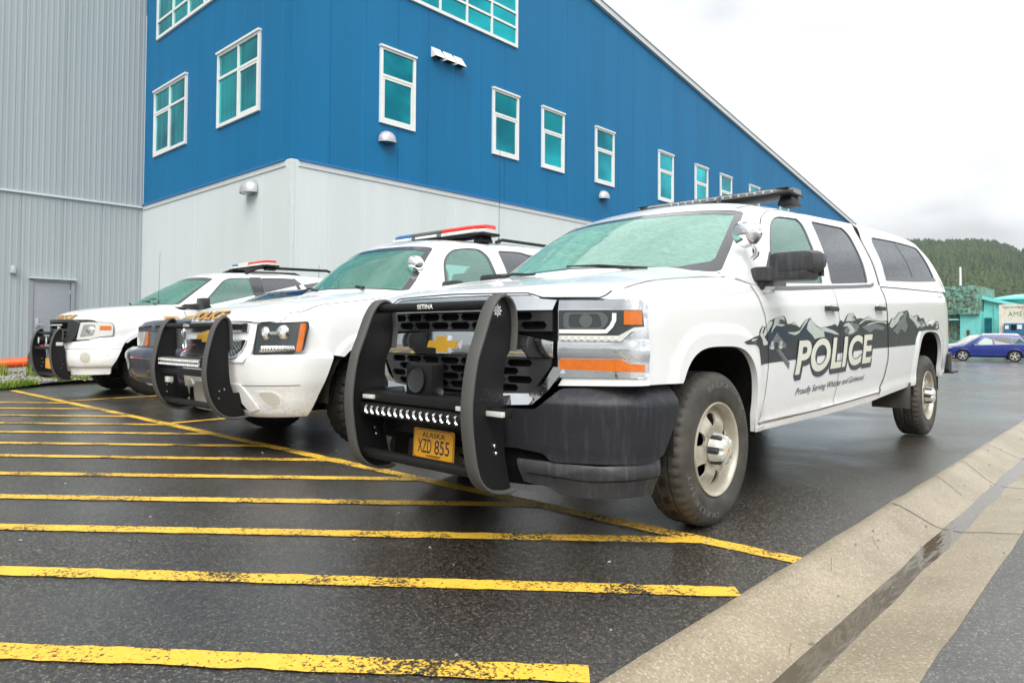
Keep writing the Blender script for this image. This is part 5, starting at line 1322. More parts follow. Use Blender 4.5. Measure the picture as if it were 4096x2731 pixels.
    for p in SL: plate('mountain_shade', [p], DM, M['decal_slate'], dec, .0027, 0, .06)
    for p in ([(1.93, 1.01), (1.97, 1.04), (2.03, 1.05), (2.10, 1.09), (2.17, 1.07), (2.22, 1.08), (2.28, 1.05), (2.24, 1.02), (2.16, 1.0), (2.05, .985)], [(2.35, 1.05), (2.48, 1.07), (2.58, 1.07), (2.70, 1.085), (2.85, 1.07), (2.97, 1.06), (2.9, 1.03), (2.7, 1.04), (2.55, 1.01)], [(3.2, 1.03), (3.28, 1.06), (3.36, 1.10), (3.44, 1.13), (3.52, 1.15), (3.60, 1.20), (3.68, 1.205), (3.62, 1.13), (3.68, 1.08), (3.60, 1.02), (3.45, 1.05), (3.35, 1.0)], [(3.9, 1.10), (4.0, 1.15), (4.05, 1.12), (4.2, 1.14), (4.3, 1.09), (4.1, 1.06)]): plate('mountain_shade', [p], DM, M['decal_grey'], dec, .0024, 0, .06)
    SN = [[(.618, 1.061), (.668, 1.064), (.649, 1.038), (.617, 1.018), (.592, .997), (.567, .984), (.543, .972), (.531, .987), (.562, 1.022), (.586, 1.045)],
          [(.7, 1.080), (.832, 1.098), (.852, 1.068), (.798, 1.078), (.745, 1.071), (.785, 1.064), (.732, 1.053), (.858, 1.045), (.798, 1.035), (.719, 1.039), (.667, 1.013), (.648, .992), (.648, 1.013), (.68, 1.044)],
          [(1.279, 1.093), (1.321, 1.070), (1.368, 1.047), (1.433, 1.031), (1.516, 1.015), (1.533, .974), (1.416, .967), (1.343, .959), (1.304, .985), (1.242, 1.007), (1.203, 1.024), (1.227, 1.063)],
          [(1.189, 1.080), (1.243, 1.087), (1.166, 1.046), (1.121, 1.023), (1.076, .997), (1.004, .983), (.906, .995), (.895, 1.001), (1.004, 1.002), (1.091, 1.014), (1.143, 1.051)],
          [(1.409, 1.031), (1.551, 1.038), (1.725, 1.017), (1.835, .99), (1.743, .992), (1.636, 1.004), (1.516, 1.012)],
          [(2.037, 1.08), (2.107, 1.059), (2.187, 1.02), (2.116, 1.0), (2.026, .997), (2.066, 1.026), (2.007, 1.051), (1.911, 1.05), (1.949, 1.069)],
          [(2.039, 1.141), (2.165, 1.150), (2.19, 1.132), (2.108, 1.127), (2.189, 1.115), (2.088, 1.11), (2.22, 1.103), (2.107, 1.091), (1.969, 1.088), (1.999, 1.114)],
          [(2.524, 1.135), (2.627, 1.115), (2.745, 1.103), (2.627, 1.104), (2.535, 1.106), (2.423, 1.1), (2.336, 1.078), (2.251, 1.064), (2.315, 1.088), (2.401, 1.108)],
          [(2.769, 1.103), (3.010, 1.1), (3.010, 1.084), (2.866, 1.094), (2.72, 1.09), (2.58, 1.075), (2.422, 1.058), (2.534, 1.082)],
          [(3.189, 1.137), (3.243, 1.123), (3.397, 1.184), (3.527, 1.199), (3.555, 1.18), (3.424, 1.146), (3.367, 1.107), (3.255, 1.075), (3.173, 1.051), (3.094, 1.065), (3.122, 1.095)],
          [(.997, 1.064), (1.048, 1.048), (1.077, 1.033), (1.019, 1.047), (.962, 1.050), (.94, 1.050)],
          [(.483, .984), (.523, 1.034), (.543, 1.022), (.519, .997), (.543, .972), (.592, .941), (.585, .926), (.531, .924), (.519, .957)],
          [(3.721, 1.206), (3.877, 1.158), (4.033, 1.180), (4.016, 1.125), (4.158, 1.099), (4.037, 1.059), (3.922, 1.111), (3.741, 1.155)],
          [(4.261, 1.159), (4.386, 1.119), (4.518, 1.140), (4.640, 1.108), (4.569, 1.084), (4.464, 1.108), (4.359, 1.081)], [(4.779, 1.132), (4.846, 1.127), (4.815, 1.074), (4.70, 1.060)], [(.345, .947), (.424, .952), (.46, .965), (.356, .955)]]
    for p in SN: plate('snow_patch', [p], DM, M['decal_snow'], dec, .0031, 0, .06)
    plate('a_frame_hut', [[(.719, 1.0), (.864, .925), (.864, .909), (.757, .902), (.61, .898), (.604, .916), (.654, .946)]], DM, M['decal_grey'], dec, .0035, 0, .06)
    plate('hut_door', [[(.69, .941), (.741, .941), (.741, .902), (.686, .901)]], DM, M['decal_dark'], dec, .0039, 0, .06)
    for p in ([(.642, .946), (.669, .947), (.669, .923), (.639, .922)], [(.768, .947), (.801, .947), (.803, .925), (.767, .924)], [(.629, .918), (.677, .920), (.677, .9), (.629, .9)], [(.754, .921), (.804, .922), (.804, .903), (.754, .902)]): plate('hut_window', [p], DM, M['decal_snow'], dec, .0039, 0, .06)
    plate('hut_stair', [[(.698, .897), (.77, .899), (.915, .814), (.91, .775), (.876, .797)]], DM, M['decal_grey'], dec, .0035, 0, .06)
    strip('stair_tread', [[(lerp(.70, .905, k), lerp(.893, .79, k)), (lerp(.74, .93, k) - .0, lerp(.893, .80, k))] for k in [i / 10 for i in range(10)]], .004, DM, M['decal_dark'], dec, .0039)
    fit = lambda s_, q, b, sh: xf_vf(fit_vf(text_vf(s_, bold=b, spacing=1.0), q), lambda x, y: (x, y))
    q = [(1.0, .735), (2.55, .775), (2.61, 1.0), (1.075, .951)]
    # letters condensed and leaning towards the tail as on the truck
    def ital(q, s): return [(q[0][0], q[0][1]), (q[1][0], q[1][1]), (q[2][0] + s, q[2][1]), (q[3][0] + s, q[3][1])]
    base = text_vf('POLICE', bold=.030, spacing=1.04)
    big = text_vf('POLICE', bold=.052, spacing=1.04)
    y0 = min(v[1] for v in base[0]); y1 = max(v[1] for v in base[0]); x0 = min(v[0] for v in base[0]); x1 = max(v[0] for v in base[0])
    def pm_(x, y, dx=0, dz=0):
        u = (x - x0) / (x1 - x0); v = (y - y0) / (y1 - y0); a = Vector(q[0]).lerp(Vector(q[1]), u).lerp(Vector(q[3]).lerp(Vector(q[2]), u), v); return (a.x + dx, a.y + dz)
    for i, (dx, dz) in enumerate(((.028, -.030), (.021, -.023), (.014, -.015), (.007, -.008))): plate('letter_shadow', None, DM, M['decal_navy'] if i == 9 else M['decal_dark'], dec, .0043 + i * .0002, 0, .08, vf=xf_vf(big, lambda x, y: pm_(x, y, dx - .004, dz)))
    plate('letter_outline', None, DM, M['decal_navy'], dec, .0052, 0, .08, vf=xf_vf(big, pm_))
    plate('police_lettering', None, DM, M['cream'], dec, .0058, 0, .08, vf=xf_vf(base, pm_))
    plate('motto_lettering', None, DM, M['decal_dark'], dec, .0030, 0, .08, vf=fit_vf(text_vf('Proudly Serving Whittier and Girdwood', bold=.004, shear=.12), [(1.045, .594), (2.425, .633), (2.450, .690), (1.065, .651)]))
    plate('script_lettering', None, DM, M['lens_red'], dec, .0030, 0, .08, vf=fit_vf(text_vf('Leer', bold=.01, shear=.3), [(5.02, 1.39), (5.28, 1.397), (5.29, 1.437), (5.03, 1.43)]))
    # ---- wheels
    let = [('BRIDGESTONE', .318, R(112), .038, R(82)), ('DUELER H/T', .318, R(-92), .038, R(74))]
    # sidewall angle is measured in the y-z plane, seen from outside
    wheel(T, (.990, 0, .395), W=.225, letters=let); wheel(T, (-.990, 0, .395), W=.225, side=-1)
    wheel(T, (.985, 4.53, .40), W=.245, letters=let); wheel(T, (-.985, 4.53, .40), side=-1)
    return T

def FULL(half): return [(x, z) for x, z in half] + [(-x, z) for x, z in reversed(half)]
def ROW(y, w, zs, zm, zc, xt=.88): return (y, w, zs, xt, lerp(zs, zm, .78), .60, zm, zc)
def cabin_std(T, H, W, beltpts, cowl, A, header, rail, D, rh, back_z, wins, glass_ws, wsh, crown=.03, rear=True, frit=.03, frit_top=.07, seals=M['window_strip'], front_glass=None):
    B = [A[0]] + [(H.S(y, z) - .004, y, z + .002) for y, z in beltpts]
    A_ = list(A); D_ = [B[-1]] + list(D)
    cab = Cabin(cowl + [A_[0]], A_, header + [A_[-1]], rail, D_, rh + [D_[-1]], B, crown=crown, side_bulge=.012, rear_base=[(0, back_z[0], back_z[1]), B[-1]])
    ws = []
    for pts, rad, g in wins: ws.append((cab.hole(pts, rad), g, .010))
    cab.build(T, W, glass_ws, ws, wsh, rp([(.12, .2), (.88, .2), (.88, .88), (.12, .88)], .06) if rear else None, frit=frit, frit_top=frit_top, seal=seals)
    return cab

def light_bar(T, c, segs, w=1.25, scale=1.0):
    L_ = empty('light_bar', c); L_.parent = T
    MB().box((0, 0, 0), (w, .26, .03), bev=.01).build('light_bar_base', M['powder_coat'], L_)
    for x0, x1, key, lower in segs:
        for (za, zb, k, mt) in ((.015, .055, 1.0, lower), (.055, .095, .96, key)):
            mb = MB(); rows = []
            for i in range(7):
                x = lerp(x0, x1, i / 6); e = 1 - .5 * max(0, (abs(x) - w * .40) / (w * .10)) if abs(x) > w * .4 else 1
                rows.append([(x, -.14 * e * k, za), (x, -.145 * e * k, (za + zb) / 2), (x, -.13 * e * k, zb), (x, .13 * e * k, zb), (x, .145 * e * k, (za + zb) / 2), (x, .14 * e * k, za)])
            mb.grid(rows)
            for r in (rows[0], rows[-1]): b = len(mb.v); mb.v += r; mb.f.append(tuple(range(b, b + 6))); mb.m.append(0)
            mb.build('lens', mt, L_, 30)
        MB().box(((x0 + x1) / 2, -.142, .036), (abs(x1 - x0) * .72, .012, .026), bev=.004).build('flasher', M['led_white'], L_)
    for x in (w * .42, -w * .42): MB().box((x, 0, -.045), (.12, .2, .07), bev=.015, taper=.75).build('mounting_foot', M['powder_coat'], L_)
    return L_

def spot(T, c, face=-1.0):
    sl = empty('spotlight', c); sl.parent = T
    s_ = MB().lathe([(.0005, .085), (.035, .080), (.062, .058), (.076, .025), (.082, -.01), (.082, -.02), (.076, -.03), (.072, -.028)], (0, 0, 0), 'y', 32).build('lamp_shell', M['chrome_clean'], sl, 50)
    MB().lathe([(.074, -.024), (.05, -.034), (.0005, -.038)], (0, 0, 0), 'y', 32).build('lamp_glass', M['lens_clear'], s_, 50)
    s_.rotation_euler = (0, R(0), face); s_.location = (-.075, 0, .045)
    MB().tube([(-.06, .02, -.01), (-.03, .03, -.045), (-.035, .03, -.075), (-.06, .03, -.10)], [.018, .015, .017, .012], 12).build('lamp_arm', M['chrome_clean'], sl, 50)

def antenna(T, c, h, base=.02):
    o = empty('antenna', c); o.parent = T
    MB().lathe([(base, 0), (base * .7, .03), (.004, .06)], axis='z', n=10).build('antenna_base', M['powder_coat'], o); MB().tube([(0, 0, .04), (0, .01, h)], [.003, .0022], 6).build('whip', M['wiper_black'], o)

def mesh_grid(name, outline, fm, parent, off, cell=.045, w=.004, mat=M['chrome']):
    """crossed wire mesh inside a convex outline"""
    xs = [p[0] for p in outline]; zs = [p[1] for p in outline]; x0, x1, z0, z1 = min(xs), max(xs), min(zs), max(zs); lines = []
    def inside(x, z):
        c = False; n = len(outline)
        for i in range(n):
            a, b = outline[i], outline[i - 1]
            if (a[1] > z) != (b[1] > z) and x < (b[0] - a[0]) * (z - a[1]) / (b[1] - a[1]) + a[0]: c = not c
        return c
    for d in (1, -1):
        k = -1.0
        while k < (x1 - x0) + 1.0:
            seg = []
            for i in range(41):
                z = lerp(z0, z1, i / 40); x = x0 + k + d * (z - z0) * 1.0 - (0 if d > 0 else 0)
                if inside(x, z): seg.append((x, z))
            if len(seg) > 2: lines.append(seg)
            k += cell
    strip(name, lines, w, fm, mat, parent, off, dens=.08)

# ================================================================== white full-size SUV (second from the kerb)
def build_suv():
    T = tag(empty('police_sport_utility', (-3.27, .35, 0)), 'white police SUV with chrome spotlight and twin mesh grille, between sedan and pickup', 'SUV')
    W = M['white']
    rows = [(-1.06, .90, 1.03, .82, 1.060, .58, 1.066, 1.070), (-1.052, .93, 1.035, .83, 1.082, .60, 1.105, 1.110), (-1.035, .95, 1.038, .84, 1.10, .60, 1.140, 1.146), (-.98, .965, 1.04, .85, 1.135, .60, 1.175, 1.182), (-.80, .99, 1.08, .88, 1.185, .60, 1.225, 1.235), (-.4, 1.0, 1.13, .89, 1.235, .62, 1.29, 1.30), (0, 1.0, 1.17, .89, 1.29, .62, 1.35, 1.365),
            (.20, 1.0, 1.20, .90, 1.33, .62, 1.385, 1.41), (.42, 1.0, 1.24, .90, 1.38, .62, 1.42, 1.43), (.55, 1.0, 1.30, .88, 1.30, .5, 1.30, 1.30), (1.5, 1.0, 1.345, .88, 1.345, .5, 1.345, 1.345), (3.5, 1.0, 1.42, .88, 1.42, .5, 1.42, 1.42), (3.95, .96, 1.43, .84, 1.43, .5, 1.43, 1.43)]
    prof = [(.20, .95), (.40, .968), (.60, .985), (.80, 1.0), (1.0, .998), (1.1, .99), (1.2, .975), (1.3, .955), (1.45, .92)]
    H = Hull(rows, prof, [(-1.06, .80), (-.57, .80), (.55, .42), (3.0, .45), (3.95, .5)], [(-.02, .40, .53, .53, 2.5), (2.97, .42, .50, .53, 2.5)], .36, -1.06, -.45, .018, .09, .02, 0, 4)
    H.build('body', W, T); H.wells(T, M['liner']); MB().box((0, 1.7, .42), (1.3, 4.4, .2)).box((0, -.35, .5), (1.1, .6, .3)).build('chassis', M['dark_void'], T)
    strip('hood_gap', [[(.82, -1.0), (.87, -.93), (.885, -.85), (.89, -.4), (.89, .2)]], .006, H.hmap, M['gap'], T, .003, True)
    strip('panel_gap', [[(.52, 1.28), (.60, 1.1), (.62, .8), (.58, .5)], [(1.72, 1.35), (1.75, 1.0), (1.7, .5)]], .006, H.nmap, M['gap'], T, .004, True)
    cab = cabin_std(T, H, W, [(.62, 1.305), (1.5, 1.345), (2.6, 1.385), (3.85, 1.425)], [(0, .0, 1.385), (.4, .05, 1.38), (.75, .18, 1.365)], [(.93, .36, 1.345), (.90, .50, 1.47), (.82, .68, 1.68), (.735, .86, 1.845)],
                    [(0, .70, 1.885), (.35, .72, 1.88), (.58, .78, 1.868)], [(.735, .86, 1.845), (.72, 1.05, 1.895), (.705, 1.4, 1.925), (.69, 2.4, 1.965), (.70, 3.62, 1.94)],
                    [(.86, 3.83, 1.7), (.70, 3.62, 1.94)], [(0, 3.58, 1.99), (.4, 3.59, 1.98)], (3.93, 1.43),
                    [([(.70, 1.325), (.80, 1.70), (.955, 1.82), (1.20, 1.862), (1.38, 1.868), (1.47, 1.80), (1.50, 1.375)], [.04, .12, .12, .08, .08, .1, .04], M['side_glass']),
                     ([(1.64, 1.38), (1.645, 1.876), (2.08, 1.90), (2.38, 1.78), (2.42, 1.41)], [.04, .04, .14, .14, .04], M['privacy_glass']),
                     ([(2.62, 1.42), (2.62, 1.88), (3.45, 1.88), (3.60, 1.45)], [.06, .1, .1, .06], M['privacy_glass'])], M['wind_glass_deep'], rp([(.035, .03), (.965, .03), (.955, .95), (.045, .95)], .05), crown=.035, frit=.035, frit_top=.10)
    interior(T, .15, 1.33, .92, [(1.1, 0), (2.05, 1)], M['seat_cloth'], yb=3.6, floor=.65, head=1.55)
    MB().box((.0, .72, 1.70), (.24, .04, .08), bev=.015).build('rear_view_mirror', M['dash'], T)
    MB().tube([(.55, .07, 1.40), (.15, .18, 1.445), (-.1, .18, 1.45)], [.016, .010, .010], 6).box((.0, .17, 1.455), (.46, .02, .03)).tube([(-.15, .02, 1.40), (-.45, .12, 1.435), (-.70, .16, 1.42)], .010, 6).build('wiper', M['wiper_black'], T)
    Fp = Front([(0, -1.10), (.35, -1.093), (.6, -1.05), (.78, -.965), (.90, -.865), (.97, -.76), (.995, -.62), (1.0, -.46)], .88)
    tb = [(0, 0), (.515, .60), (.57, .655), (1.055, 1.05), (1.3, 1.3)]; rt_ = lambda t: math.copysign(table(tb, abs(t))[0], t); fm = lambda t, z, o=0.0: Fp.map(rt_(t), z, o)
    prf = [(.28, -.10), (.34, -.05), (.52, .0), (.58, .018), (.70, .035), (.775, .04), (.80, .02), (.83, .0), (1.1, -.01)]
    bm = lambda t, z, o=0.0: Fp.map(rt_(t), z, o, lambda z: ctable(prf, z)[0])
    plate('bumper', [rp(FULL([(.48, .80), (.60, .803), (1.262, .815), (1.20, .62), (1.12, .40), (1.08, .315), (.70, .305), (.42, .30), (.20, .30)]), .01)], bm, W, T, 0, .12, .04, .03, back=True)
    plate('nose_panel', [rp(FULL([(.50, .74), (.548, .80), (.60, 1.055), (.30, 1.066)]), .005)], bm, W, T, .012, .05, .04)
    strip('bumper_crease', [[(-.99, .568), (-.44, .556)], [(.44, .556), (.99, .568)]], .005, bm, M['gap'], T, .001)
    for sg in (1, -1):
        m2 = lambda t, z, o=0.0: bm(t * sg, z, o)
        plate('fog_recess', [rp([(.575, .515), (.745, .52), (.815, .49), (.825, .41), (.77, .385), (.68, .395)], .04)], m2, W, T, .004, .012, .03)
        plate('fog_recess_floor', [rp([(.60, .505), (.74, .51), (.80, .48), (.81, .42), (.76, .395), (.69, .405)], .04)], m2, M['tan_paint'], T, .0045, .001, .03)
        plate('lower_trim', [[(.28, .57), (.45, .565), (.60, .37), (.50, .34), (.36, .50), (.26, .52)]], m2, W, T, .012, .03, .03)
        plate('lower_vent', [[(.30, .50), (.37, .49), (.47, .36), (.30, .37)]], m2, M['dark_void'], T, .006, .01, .03)
    plate('lower_panel', [FULL([(.16, .56), (.24, .52), (.30, .34), (.1, .32)])], bm, M['tan_paint'], T, .02, .02, .05)
    G = empty('grille', (0, -1.09, 0)); G.parent = T; gm = lambda t, z, o=0.0: Vector(bm(t, z, o)) - Vector((0, -1.09, 0))
    up_ = rp(FULL([(.515, .985), (.520, 1.055)]), .015); lo_ = rp(FULL([(.44, .775), (.50, .90), (.505, .922)]), .03)
    for nm, o in (('upper', up_), ('lower', lo_)):
        plate('grille_back', [o], gm, M['grille_black'], G, .018, .01, .06)
        plate('chrome_frame', [o, inset(o, .012)], gm, M['chrome'], G, .028, .02, .06)
        mesh_grid('wire_mesh', inset(o, .012), gm, G, .022, .034, .0035)
    bo = lambda u, v, o: gm(u * 1.25, v * 1.1 + .943, o); plate('badge', [BOWTIE], bo, M['gold_badge'], G, .05, .03, .05)
    for sg in (1, -1):
        o0 = Vector((sg * .8, -.9, .93)); hl = empty('headlight', o0); hl.parent = T; m = lambda t, z, o=0.0: Vector(fm(t * sg, z, o)) - o0
        outl = rp([(.570, .805), (.612, 1.050), (.80, 1.062), (1.055, 1.073), (1.062, 1.03), (1.015, .835)], [.01, .01, .01, .03, .03, .03])
        plate('housing', [outl], m, M['lamp_dark'], hl, .018, .03, .03); plate('seal', [outl, inset(outl, .009)], m, M['black_plastic'], hl, .021, .03, .03)
        plate('side_marker', [rp([(.945, .83), (.985, 1.055), (1.035, 1.058), (1.035, 1.02), (.995, .835)], .01)], m, M['amber'], hl, .022, .01, .03)
        for i, (t, z, rx, rz) in enumerate(((.69, .975, .045, .055), (.835, .985, .055, .058))):
            plate('reflector', [[(t + rx * math.cos(a) * (1 - .12 * math.sin(a)), z + rz * math.sin(a)) for a in [2 * math.pi * k / 24 for k in range(24)]]], (lambda u, v, o, t=t, z=z, rx=rx, rz=rz: m(u, v, o + .028 * math.sqrt(max(0, 1 - ((u - t) / rx) ** 2 - ((v - z) / rz) ** 2)))), M['chrome_clean'], hl, .019, .004, .010)
            plate('bulb', [[(t + rx * .35 * math.cos(a), z + rz * .35 * math.sin(a)) for a in [2 * math.pi * k / 12 for k in range(12)]]], m, M['lens_clear'], hl, .049, .004, .02)
        plate('reflector', [rp([(.72, .965), (.82, .965), (.82, .99), (.72, .99)], .005)], m, M['reflector'], hl, .0235, .006, .03)
        plate('low_lens', [rp([(.635, .825), (.66, .875), (.93, .880), (.945, .84)], .012)], (lambda u, v, o: m(u, v, o + .012 * math.sin(max(0, min(1, (v - .825) / .055)) * math.pi) + .003 * math.sin(u * 260))), M['reflector'], hl, .022, .006, .006)
    strip('hood_front_gap', [[(-.82, 1.072), (-.58, 1.058), (-.52, 1.070), (0, 1.074), (.52, 1.070), (.58, 1.058), (.82, 1.072), (.87, 1.12)]], .006, fm, M['gap'], T, .014)
    vfp = text_vf('POLICE', bold=.03, shear=.25)
    for nm, mt, off, dx, dz in (('letter_shadow', 'decal_brown', .004, .012, -.008), ('hood_lettering', 'decal_gold', .007, 0, 0)):
        q = [(-.50, 1.094), (.18, 1.094), (.21, 1.166), (-.46, 1.166)]
        plate(nm, None, face_map(H, -1.06, -.90), M[mt], T, off, 0, .03, vf=fit_vf(vfp, [(a + dx, b + dz) for a, b in q]))
    P = dict(front=[(-1.175, .84), (-1.185, 1.0), (-1.195, 1.06), (-1.22, 1.095), (-1.26, 1.085), (-1.305, 1.02), (-1.335, .925), (-1.365, .79), (-1.375, .66), (-1.355, .52), (-1.31, .41), (-1.24, .335), (-1.15, .305), (-1.04, .31)],
             rear=[(-1.175, .84), (-1.19, .80), (-1.175, .60), (-1.13, .47), (-1.05, .34)], bolts=[(-1.26, .52), (-1.22, .53), (-1.26, .46)],
             bars=[('top_bar', 'tube', -1.27, 1.035, .024, 'powder_coat'), ('cross_bar', 'box', -1.30, .65, (.05, .05), 'powder_coat'), ('bottom_bar', 'tube', -1.27, .395, .025, 'powder_coat')])
    pb = push_bumper(T, P, c=(0, .01, 0), x0=.515)
    lb = MB().box((-.06, -1.31, .735), (.86, .06, .082), bev=.006).build('led_bar', M['powder_coat'], pb)
    mb = MB()
    for r in range(2):
        for i in range(22): mb.lathe([(.015, -.006), (.011, .0), (.0005, .003)], (-.46 + i * .0375, -1.343, .718 + r * .034), 'y', 8)
    mb.build('led_reflectors', M['reflector'], lb, 60); MB().box((-.06, -1.338, .735), (.82, .004, .068)).build('led_backing', M['reflector'], lb)
    MB().box((-.36, -1.30, .575), (.07, .05, .05), bev=.008).build('strobe_light', M['lens_clear'], pb)
    for x in (-.5, .5): MB().box((x, -1.05, .45), (.012, .25, .10)).build('mounting_bracket', M['powder_coat'], pb)
    MB().tube([(-.38, -1.22, .80), (-.30, -1.15, .86), (-.25, -1.11, .88)], .006, 6).build('red_cable', M['lens_red_dark'], pb)
    spot(T, (.84, .50, 1.60), -1.5)
    light_bar(T, (0, 1.52, 2.035), [(-.77, -.38, M['lens_blue'], M['lens_clear']), (-.375, .13, M['lens_smoke'], M['lens_smoke']), (.135, .77, M['lens_red'], M['lens_clear'])], w=1.56)
    for sg in (1, -1):
        MB().tube([(sg * .62, 1.75, 1.985), (sg * .62, 1.85, 2.02), (sg * .60, 3.3, 2.035), (sg * .60, 3.45, 2.0)], .018, 8).build('roof_rail', M['powder_coat'], T)
        mi = empty('wing_mirror', (sg * 1.0, .66, 1.33)); mi.parent = T
        MB().box((sg * .12, 0, .06), (.22, .10, .17), bev=.035).box((sg * .0, 0, .0), (.12, .06, .05), bev=.01).build('mirror_housing', M['black_plastic'], mi)
    antenna(T, (.52, 1.9, 2.0), 1.3)
    wheel(T, (.985, -.04, .40), R_=.405, chunky=True, dark=True); wheel(T, (-.985, -.04, .40), R_=.405, side=-1, dark=True); wheel(T, (.985, 2.97, .40), R_=.405, dark=True); wheel(T, (-.985, 2.97, .40), R_=.405, side=-1, dark=True)
build_truck()
build_suv()

# ================================================================== white SUV at the far left
def build_old_suv():
    T = tag(empty('police_sport_utility', (-9.74, .70, 0)), 'white police SUV with black grille and roof rails, parked nearest the grey wing', 'SUV')
    W = M['white']
    rows = [(-.93, .88, 1.10, .78, 1.158, .52, 1.165, 1.17), (-.92, .90, 1.11, .80, 1.182, .55, 1.200, 1.205), (-.89, .92, 1.115, .82, 1.205, .55, 1.235, 1.24), (-.84, .94, 1.12, .84, 1.225, .55, 1.262, 1.27), (-.6, .98, 1.15, .88, 1.26, .6, 1.32, 1.335), (-.2, 1.0, 1.19, .89, 1.31, .62, 1.375, 1.39), (.15, 1.0, 1.22, .90, 1.35, .62, 1.41, 1.42),
            (.42, 1.0, 1.26, .90, 1.37, .62, 1.43, 1.44), (.60, 1.0, 1.34, .88, 1.34, .5, 1.34, 1.34), (1.5, 1.0, 1.38, .88, 1.38, .5, 1.38, 1.38), (3.6, 1.0, 1.45, .88, 1.45, .5, 1.45, 1.45), (4.05, .96, 1.46, .84, 1.46, .5, 1.46, 1.46)]
    prof = [(.20, .95), (.40, .968), (.60, .985), (.80, 1.0), (1.0, .998), (1.1, .99), (1.2, .975), (1.3, .955), (1.45, .92)]
    H = Hull(rows, prof, [(-.93, .86), (-.50, .86), (.55, .42), (3.0, .45), (4.05, .5)], [(.10, .42, .50, .53, 2.5), (3.12, .42, .50, .53, 2.5)], .40, -.93, -.35, .018, .09, .02, 0)
    H.build('body', W, T); H.wells(T, M['liner']); MB().box((0, 1.9, .42), (1.3, 4.2, .2)).box((0, -.3, .5), (1.1, .5, .3)).build('chassis', M['dark_void'], T)
    strip('panel_gap', [[(.56, 1.32), (.64, 1.1), (.66, .8), (.60, .5)], [(1.84, 1.39), (1.87, 1.0), (1.8, .5)]], .006, H.nmap, M['gap'], T, .004, True)
    cab = cabin_std(T, H, W, [(.70, 1.345), (1.5, 1.38), (2.6, 1.415), (3.95, 1.455)], [(0, .08, 1.40), (.4, .13, 1.40), (.75, .28, 1.40)], [(.925, .52, 1.40), (.90, .66, 1.50), (.80, .97, 1.73), (.705, 1.23, 1.915)],
                    [(0, 1.06, 1.955), (.35, 1.08, 1.95), (.56, 1.14, 1.94)], [(.705, 1.23, 1.915), (.685, 1.40, 1.965), (.67, 1.8, 1.995), (.655, 2.6, 2.03), (.66, 3.7, 2.02)],
                    [(.85, 3.93, 1.75), (.66, 3.7, 2.02)], [(0, 3.66, 2.06), (.4, 3.67, 2.05)], (4.03, 1.46),
                    [([(.80, 1.365), (.84, 1.43), (1.27, 1.86), (1.40, 1.92), (1.78, 1.948), (1.82, 1.41)], [.03, .03, .06, .06, .04, .03], M['side_glass']),
                     ([(1.96, 1.415), (1.98, 1.958), (2.60, 1.985), (2.64, 1.44)], [.03, .04, .04, .03], M['privacy_glass']), ([(2.70, 1.445), (2.665, 1.98), (2.80, 1.86), (2.98, 1.46)], [.02, .04, .04, .03], M['privacy_glass']),
                     ([(3.15, 1.48), (3.12, 1.96), (3.60, 1.94), (3.72, 1.50)], [.05, .08, .08, .05], M['privacy_glass'])], M['wind_glass_deep'], rp([(.03, .03), (.97, .03), (.96, .95), (.04, .95)], .05), crown=.03, frit=.03, frit_top=.10)
    interior(T, .30, 1.36, .92, [(1.25, 0), (2.2, 1)], M['seat_cloth'], yb=3.7, floor=.68, head=1.58)
    for sg in (1, -1): plate('sail_panel', [[cab.side.inv(*p) for p in rp([(.60, 1.36), (.90, 1.50), (1.0, 1.42), (1.02, 1.375)], .01)]], lambda u, v, o: Vector((sg, 1, 1)) * cab.side.map(u, v, o), M['black_plastic'], T, .004, .01, .05)
    for sg in (1, -1):
        for q_ in ([(1.80, 1.40), (1.775, 1.955), (1.985, 1.968), (1.965, 1.405)], [(2.635, 1.435), (2.595, 1.99), (2.67, 1.985), (2.705, 1.44)]): plate('pillar_cover', [[cab.side.inv(*p) for p in q_]], lambda u, v, o: Vector((sg, 1, 1)) * cab.side.map(u, v, o), M['smoked_glass'], T, .003, .004, .05)
    MB().box((.1, 1.0, 1.80), (.24, .04, .08), bev=.015).build('rear_view_mirror', M['dash'], T)
    MB().tube([(.60, .26, 1.425), (.3, .26, 1.465), (.05, .26, 1.475)], [.018, .012, .012], 6).box((.15, .25, 1.48), (.42, .02, .03)).tube([(-.25, .18, 1.43), (-.45, .22, 1.47)], .014, 6).build('wiper', M['wiper_black'], T)
    MB().box((.2, .42, 1.47), (.36, .22, .14), bev=.03).build('radar_unit', M['dash'], T)
    Fp = Front([(0, -.975), (.3, -.945), (.58, -.855), (.76, -.745), (.90, -.62), (.985, -.47), (1.0, -.33)], .88); fm = Fp.map
    prf = [(.33, -.02), (.44, -.01), (.47, .03), (.60, .055), (.72, .05), (.735, .03), (.86, .02), (.95, .0), (1.2, .0)]
    bm = Fp.leaned(lambda z: ctable(prf, z)[0])
    plate('bumper', [rp(FULL([(.45, .825), (.60, .835), (.78, .855), (.88, .895), (1.06, .905), (1.22, .915), (1.27, .885), (1.19, .74), (1.12, .56), (1.06, .44), (1.05, .355), (.45, .335)]), .01)], bm, W, T, 0, .12, .04, .03, back=True)
    strip('bumper_crease', [[(-1.19, .728), (-.3, .728)], [(.3, .728), (1.19, .728)]], .006, bm, M['decal_brown'], T, .001)
    for sg in (1, -1):
        plate('fog_light_cover', [[(sg * (.76 + .065 * math.cos(a)), .605 + .075 * math.sin(a)) for a in [2 * math.pi * k / 28 for k in range(28)]]], bm, M['tan_paint'], T, .004, .003, .03)
    strip('hook_cover', [[(1.045, .66), (1.02, .655), (1.015, .635), (1.02, .62), (1.045, .615)]], .004, bm, M['decal_grey'], T, .001)
